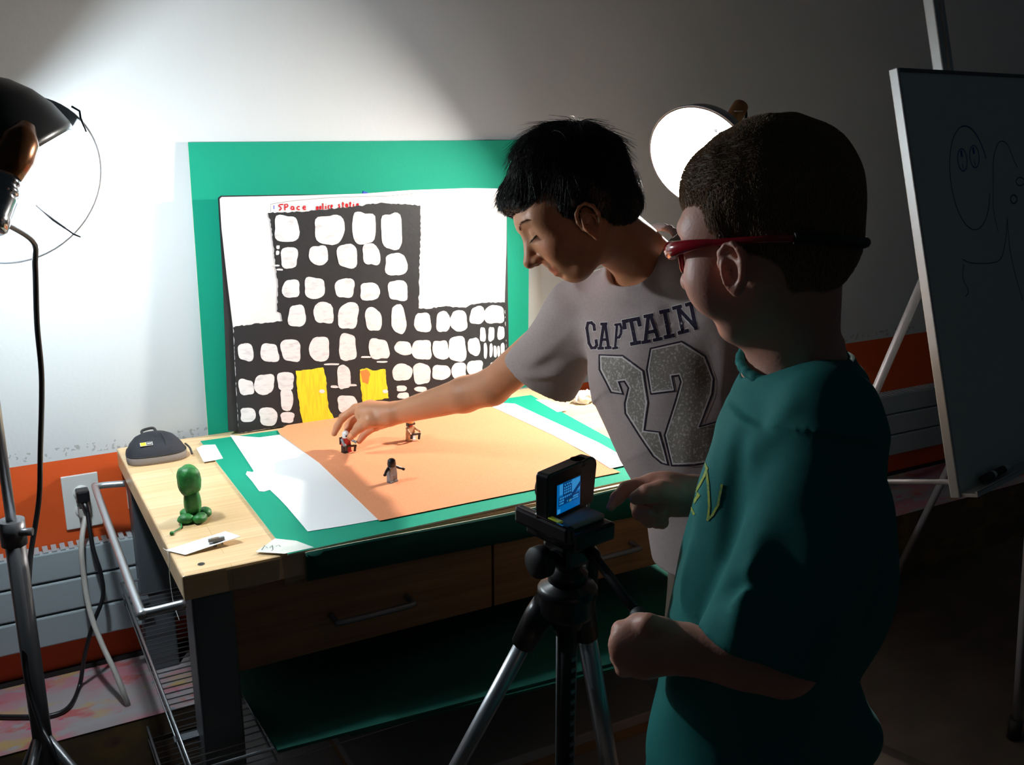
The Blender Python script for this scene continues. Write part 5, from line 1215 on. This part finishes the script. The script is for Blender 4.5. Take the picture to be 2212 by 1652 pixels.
# ------------------------------------------------------------ boy in the teal shirt
def boy_teal():
    root = empty('person', (.75, .80, 0), 'person with short brown hair, red glasses and teal shirt, hands at the tripod', 'person')
    f, l, u = basis(cam_dir(-.77, -.14, -.63), cam_dir(-.15, .985, .0)); s = .985; O = D(1655, 506, 1.08)
    b = Sol()
    W = head_solid(b, O, f, l, u, s, lids=True, ears=((1, .073), (-1, .073)), ez=-.036, jaw=1.1, nose=.7, es=.92, ex=.020)
    B = np.array([f, l, u])
    for t in (-1, 1): b.u(Ell(W(.048, t * .043, -.044), np.array([.031, .026, .036]) * s, B), .02)   # full cheeks
    dp = lambda y: 1.08 + (y - 520) / 980 * .12
    nb = D(1712, 785, 1.12)
    b.u(Con(W(-.034, 0, -.030), nb, .044 * s, .050), .03)
    side = nrm(l * .93 + RT * .0)      # to his left, towards the viewer
    side = cam_dir(-.50, 0, .87) * -1; side = -side
    shL = D(1775, 905, 1.02); shR = D(1655, 890, 1.26)
    pv = D(1625, 1560, 1.22)
    b.u(Loft([(nb, .05, .05, side), (D(1730, 840, 1.13), .09, .055, side), (D(1705, 1000, 1.15), .11, .07, side), (pv, .10, .075, side)]), .03)
    elL = D(1685, 1418, 1.075); wrL = D(1462, 1400, 1.09)
    b.u(Con(D(1730, 900, 1.12), shL, .034, .036), .02).u(Con(shL, elL, .040, .039), .02)
    m1 = elL * .65 + wrL * .35
    b.u(Con(elL, m1, .0400, .0375), .02).u(Con(m1, wrL, .0375, .0255), .015)
    # fist round the pan handle
    hand0 = D(1400, 1398, 1.095); kc = D(1352, 1402, 1.105)
    ux = nrm(kc - wrL); uz = nrm(cam_dir(.05, 1, 0) - ux * (cam_dir(.05, 1, 0) @ ux)); uy = np.cross(uz, ux)
    b.u(Con(wrL, hand0, .0255, .029), .012)
    b.u(Ell(D(1392, 1396, 1.092), (.038, .019, .034), np.array([ux, FW, uz])), .012)
    for i, (yy, r) in enumerate(((1361, .0105), (1387, .0108), (1413, .0104), (1438, .0092))):
        xk = 1346 - (3, 8, 5, -4)[i]
        finger(b, [D(1392, yy + 4, 1.090), D(xk, yy, 1.098), D(xk - 3, yy + 6, 1.125), D(xk + 30, yy + 10, 1.142), D(xk + 52, yy + 8, 1.125)], [r * 1.15, r, r * .95, r * .85, r * .75], .0045)
    finger(b, [D(1430, 1362, 1.085), D(1400, 1350, 1.080), D(1378, 1347, 1.095), D(1362, 1352, 1.108)], [.014, .0115, .0100, .0085], .007)
    # right hand pointing at the camera
    shR2 = shR; elR = D(1640, 1215, 1.40); wrR = D(1500, 1070, 1.30)
    b.u(Con(D(1720, 900, 1.14), shR, .040, .038), .02).u(Con(shR, elR, .040, .034), .02).u(Con(elR, wrR, .033, .0235), .015)
    d = lambda x, y, z=1.27: D(x, y, z)
    hx = nrm(d(1400, 1055) - wrR)
    b.u(Ell(d(1448, 1066, 1.285), (.040, .017, .027), np.array([hx, FW, nrm(np.cross(hx, FW))])), .012)
    b.u(Con(wrR, d(1440, 1060, 1.28), .0235, .021), .012)
    b.u(Con(wrR, d(1432, 1082, 1.275), .022, .018), .012)
    finger(b, [d(1440, 1046, 1.285), d(1408, 1045, 1.285), d(1376, 1050, 1.285), d(1352, 1057, 1.282), d(1333, 1075, 1.275), d(1320, 1094, 1.268)], [.0135, .0115, .0095, .0090, .0078, .0062], .006)   # index
    finger(b, [d(1455, 1070, 1.265), d(1425, 1062, 1.255), d(1397, 1066, 1.250), d(1374, 1075, 1.252)], [.016, .0130, .0108, .0090], .008)    # thumb
    finger(b, [d(1430, 1068, 1.29), d(1398, 1078, 1.295), d(1380, 1092, 1.29), d(1382, 1108, 1.275), d(1402, 1108, 1.262)], [.013, .0112, .0105, .0095, .0080], .004)     # middle
    finger(b, [d(1435, 1085, 1.295), d(1405, 1098, 1.30), d(1390, 1112, 1.292), d(1402, 1124, 1.275), d(1420, 1118, 1.262)], [.013, .0108, .0098, .0088, .0075], .004)     # ring
    finger(b, [d(1445, 1095, 1.30), d(1425, 1112, 1.305), d(1418, 1126, 1.295), d(1430, 1128, 1.278), d(1432, 1108, 1.262)], [.012, .0098, .0088, .0080, .0068], .004)     # little
    kn = []
    for sg, ft in ((1, np.array([.70, .70, 0.])), (-1, np.array([.80, .93, 0.]))):
        hp = pv + side * sg * .062 - np.array([0, 0, .03]); knee = (hp + ft) / 2; knee[2] = .44; ank = ft + np.array([0, 0, .09])
        b.u(Con(hp, knee, .072, .05), .03).u(Con(knee, ank, .050, .034), .02); kn.append((hp, knee, ank, ft))
    b.disp = wobble(.0003, 90, 6)
    solid('body', b, .0024, M['skin2'], root, head_tint(W, s, f, l, u, O, brow=(.5, .4, .35), lash=False, cheek=(1.08, .80, .78)), relax=1)
    # hair, short and bristly
    hr = Sol()
    hr.u(Ell(W(-.014, 0, .034), np.array([.098, .080, .091]) * s, B), 0)
    hr.u(Ell(W(-.032, 0, -.014), np.array([.068, .068, .064]) * s, B), .015)
    hr.u(Ell(W(.020, 0, .060), np.array([.066, .064, .052]) * s, B), .015)
    for t in (-1, 1): hr.u(Con(W(.020, t * .067, .02), W(.012, t * .069, -.022), .010 * s, .004 * s), .008)
    hr.s(Ell(W(.100, 0, -.018), np.array([.064, .11, .072]) * s, B), .008)
    hr.s(Ell(W(.046, 0, -.086), np.array([.074, .11, .070]) * s, B), .008)
    for t in (-1, 1): hr.s(Ell(W(.010, t * .088, -.038), np.array([.023, .021, .031]) * s, B), .005)
    hr.i(Plane(W(-.06, 0, -.078), -u + f * .18), .012)
    hr.disp = wobble(.0008, 140, 3)
    hb = solid('hair', hr, .0026, M['hair2b'], root, relax=1); P, Q = solid.last
    inner = Ell(W(-.014, 0, .030), np.array([.0935, .0755, .0855]) * s, B)
    pts, N = scatter(P, Q, 36000, lambda c: (inner(c) > .0015 * s).astype(float) + 1e-9, 3)
    q = np.stack([(pts - O) @ f, (pts - O) @ l, (pts - O) @ u], 1) / s
    topm = np.clip((q[:, 2] - .045) / .05, 0, 1)[:, None]
    fl = N * topm * 1.2 + u * topm * .6 + f * .35 * topm - u * (1 - topm) * 1.0 + f * .25 * (1 - topm)
    fl /= np.linalg.norm(fl, axis=1)[:, None] + 1e-9
    L = .007 + .0085 * topm[:, 0] + .003 * np.clip((q[:, 0] - .02) / .05, 0, 1)
    strands('hair_strands', pts - N * .0015, N, fl, L, M['hair2'], hb, rad=.00030, lift=.55, curl=.22, seed=8, seg=4)
    # shirt
    sh = Sol()
    st = [(D(1728, 788, 1.12), .066, .056, side), (D(1735, 850, 1.13), .115, .068, side), (D(1728, 930, 1.14), .135, .088, side), (D(1708, 1080, 1.155), .140, .103, side), (D(1672, 1260, 1.17), .145, .110, side), (D(1640, 1430, 1.20), .148, .112, side), (D(1625, 1600, 1.23), .160, .122, side), (D(1618, 1760, 1.26), .168, .128, side)]
    sh.u(Loft(st), 0)
    sl1 = D(1655, 1412, 1.035)
    sh.u(Con(D(1732, 868, 1.12), D(1785, 905, 1.03), .056, .056), .04).u(Con(D(1700, 880, 1.15), D(1660, 920, 1.24), .054, .052), .04)
    sh.u(Loft([(D(1800, 860, 1.05), .040, .040, side), (D(1792, 940, 1.03), .060, .058, cam_dir(1, 0, 0)), (D(1765, 1120, 1.03), .068, .060, cam_dir(1, 0, 0)), (D(1705, 1290, 1.03), .073, .060, cam_dir(1, -.1, 0)), (sl1, .076, .058, cam_dir(1, -.38, 0))]), .012).u(Ell(D(1835, 1230, 1.15), (.052, .05, .10), np.array([RT, FW, UP])), .04).u(Con(D(1790, 1560, 1.2), D(1830, 1590, 1.2), .05, .04), .03)
    sh.u(Loft([(D(1690, 862, 1.20), .040, .040, side), (D(1655, 930, 1.25), .055, .050, side), (D(1648, 1130, 1.37), .055, .050, cam_dir(1, 0, 0))]), .03)
    sh.s(Con(W(-.034, 0, -.030), nb, .050, .056), .006)
    F = [(D(1560, 980, 1.1), D(1500, 1300, 1.1), .016, .008), (D(1600, 940, 1.05), D(1570, 1200, 1.05), .014, -.008), (D(1640, 1130, .98), D(1560, 1180, 1.0), .012, .008), (D(1700, 1120, .97), D(1600, 1130, 1.0), .007, -.006),
         (D(1620, 1150, .98), D(1590, 1380, .99), .014, .007), (D(1680, 1160, .97), D(1660, 1400, .98), .018, -.006), (D(1560, 1290, 1.02), D(1640, 1250, .98), .012, -.005), (D(1830, 960, 1.0), D(1850, 1250, 1.0), .018, .006), (D(1880, 900, 1.05), D(1900, 1200, 1.05), .016, .006), (D(1780, 1150, .96), D(1800, 1400, .98), .020, .006),
         (D(1460, 1480, 1.12), D(1600, 1560, 1.08), .018, .008), (D(1500, 1540, 1.12), D(1660, 1590, 1.08), .014, -.008), (D(1700, 880, 1.0), D(1640, 1000, 1.05), .012, .004), (D(1480, 1180, 1.1), D(1440, 1340, 1.1), .010, .005)]
    G = [(p_, q_, w_, h_ * 1.5) for p_, q_, w_, h_ in F]; sh.disp = addf(folds(G), wobble(.0016, 42, 12)); sh.dmax = .014
    so = solid('shirt', sh, .0032, M['shirt2'], root, relax=2); SP = solid.last
    cdir = nrm(nb - W(-.034, 0, -.03)); sn = nrm(side); c1 = nrm(sn - cdir * (sn @ cdir)); c2 = np.cross(cdir, c1); cc = nb - cdir * .004
    colr = [cc + c1 * math.cos(2 * PI * k / 28) * .060 + c2 * math.sin(2 * PI * k / 28) * .057 for k in range(28)]
    col = Sol()
    for k in range(28): col.u(Con(colr[k], colr[(k + 1) % 28], .0055), .004)
    solid('collar', col, .0026, M['shirt2'], root)
    hit = ray_hits(SP); mb = MB()
    lines = [([(1512, 1000), (1519, 985), (1524, 975)], 4), ([(1520, 995), (1528, 1012), (1524, 1025), (1512, 1048), (1500, 1068), (1494, 1080)], 5), ([(1527, 1018), (1531, 1050), (1533, 1095), (1530, 1122), (1540, 1112), (1552, 1090), (1556, 1068), (1560, 1048)], 5),
             ([(1503, 1062), (1510, 1070), (1500, 1084), (1490, 1092), (1478, 1112)], 6), ([(1480, 1080), (1486, 1072)], 5), ([(1470, 1128), (1476, 1138)], 4), ([(1500, 1110), (1494, 1098)], 5), ([(1474, 1116), (1466, 1130)], 4)]
    for pts_, w_ in lines:
        for qd in stroke_quads(pts_, w_): decal(mb, qd, hit, .0008, 0, 6)
    if mb.v: mb.build('printed_design', M['print_yellow'], root)
    # trousers, shoes
    st = Sol(); st.u(Loft([(pv + np.array([0, 0, .04]), .125, .095, side), (pv - np.array([0, 0, .12]), .13, .105, side)]), 0)
    for hp, knee, ank, ft in kn: st.u(Con(hp, knee, .080, .062), .03); st.u(Con(knee, ank, .062, .052), .02)
    solid('trousers', st, .006, M['jeans'], root)
    fw = nrm((f[0], f[1], 0)); lf = np.array([-fw[1], fw[0], 0])
    for hp, knee, ank, ft in kn:
        q = Sol(); q.u(Con(ank - np.array([0, 0, .03]), ank, .043, .042), 0); q.u(Ell(ft + fw * .05 + np.array([0, 0, .042]), (.105, .046, .036), np.array([fw, lf, (0, 0, 1)])), .03); q.i(Plane(ft + np.array([0, 0, .004]), (0, 0, -1)), .004)
        solid('shoe', q, .005, M['shoe'], root)
    # sports glasses
    g = empty('glasses', tuple(W(.09, 0, 0))); g.parent = root; g.location = Vector(W(.09, 0, 0)) - Vector(root.location)
    fr = MB()
    for t in (-1, 1):
        tp = [W(.091, t * .050, .002), W(.078, t * .066, .001), W(.055, t * .076, -.001), W(.030, t * .080, -.004), W(.005, t * .081, -.008), W(-.030, t * .080, -.014), W(-.060, t * .073, -.020)]
        fr2 = MB().tube(smooth_path(tp, 5), [(.0085 * (1 - min(1, i / 16) * .62)) if i < 16 else .0030 for i in range(31)], n=12, flat=1.25, upv=u)
        fr2.v = fr2.v; fr2.build('temple', M['glass_red'], g)
        ring = [W(.094 - .016 * ((math.cos(a) + 1) / 2) ** 2, t * (.030 + .025 * math.cos(a)), -.006 + .016 * math.sin(a)) for a in np.linspace(0, 2 * PI, 28, endpoint=False)]
        MB().tube([Vector(p) for p in ring], .0032, closed=True, n=10).build('lens_frame', M['glass_red'], g)
        cen = sum((V3(p) for p in ring)) / 28 + f * .002; n_ = len(ring)
        MB().add([Vector(cen)] + [Vector(p) for p in ring], [(0, i + 1, (i + 1) % n_ + 1) for i in range(n_)], 0, True).build('lens', M['lens'], g)
    MB().tube([W(.094, -.008, 0), W(.098, 0, .003), W(.094, .008, 0)], .0035, n=10).build('bridge', M['glass_red'], g)
    sp = [W(-.060, .073, -.020), W(-.080, .056, -.025), W(-.093, .033, -.030), W(-.098, 0, -.032), W(-.093, -.033, -.030), W(-.080, -.056, -.025), W(-.060, -.073, -.020)]
    MB().tube(smooth_path(sp, 6), .0060, n=10, flat=1.0, upv=u).build('strap', M['soft_black'], g)
boy_teal()
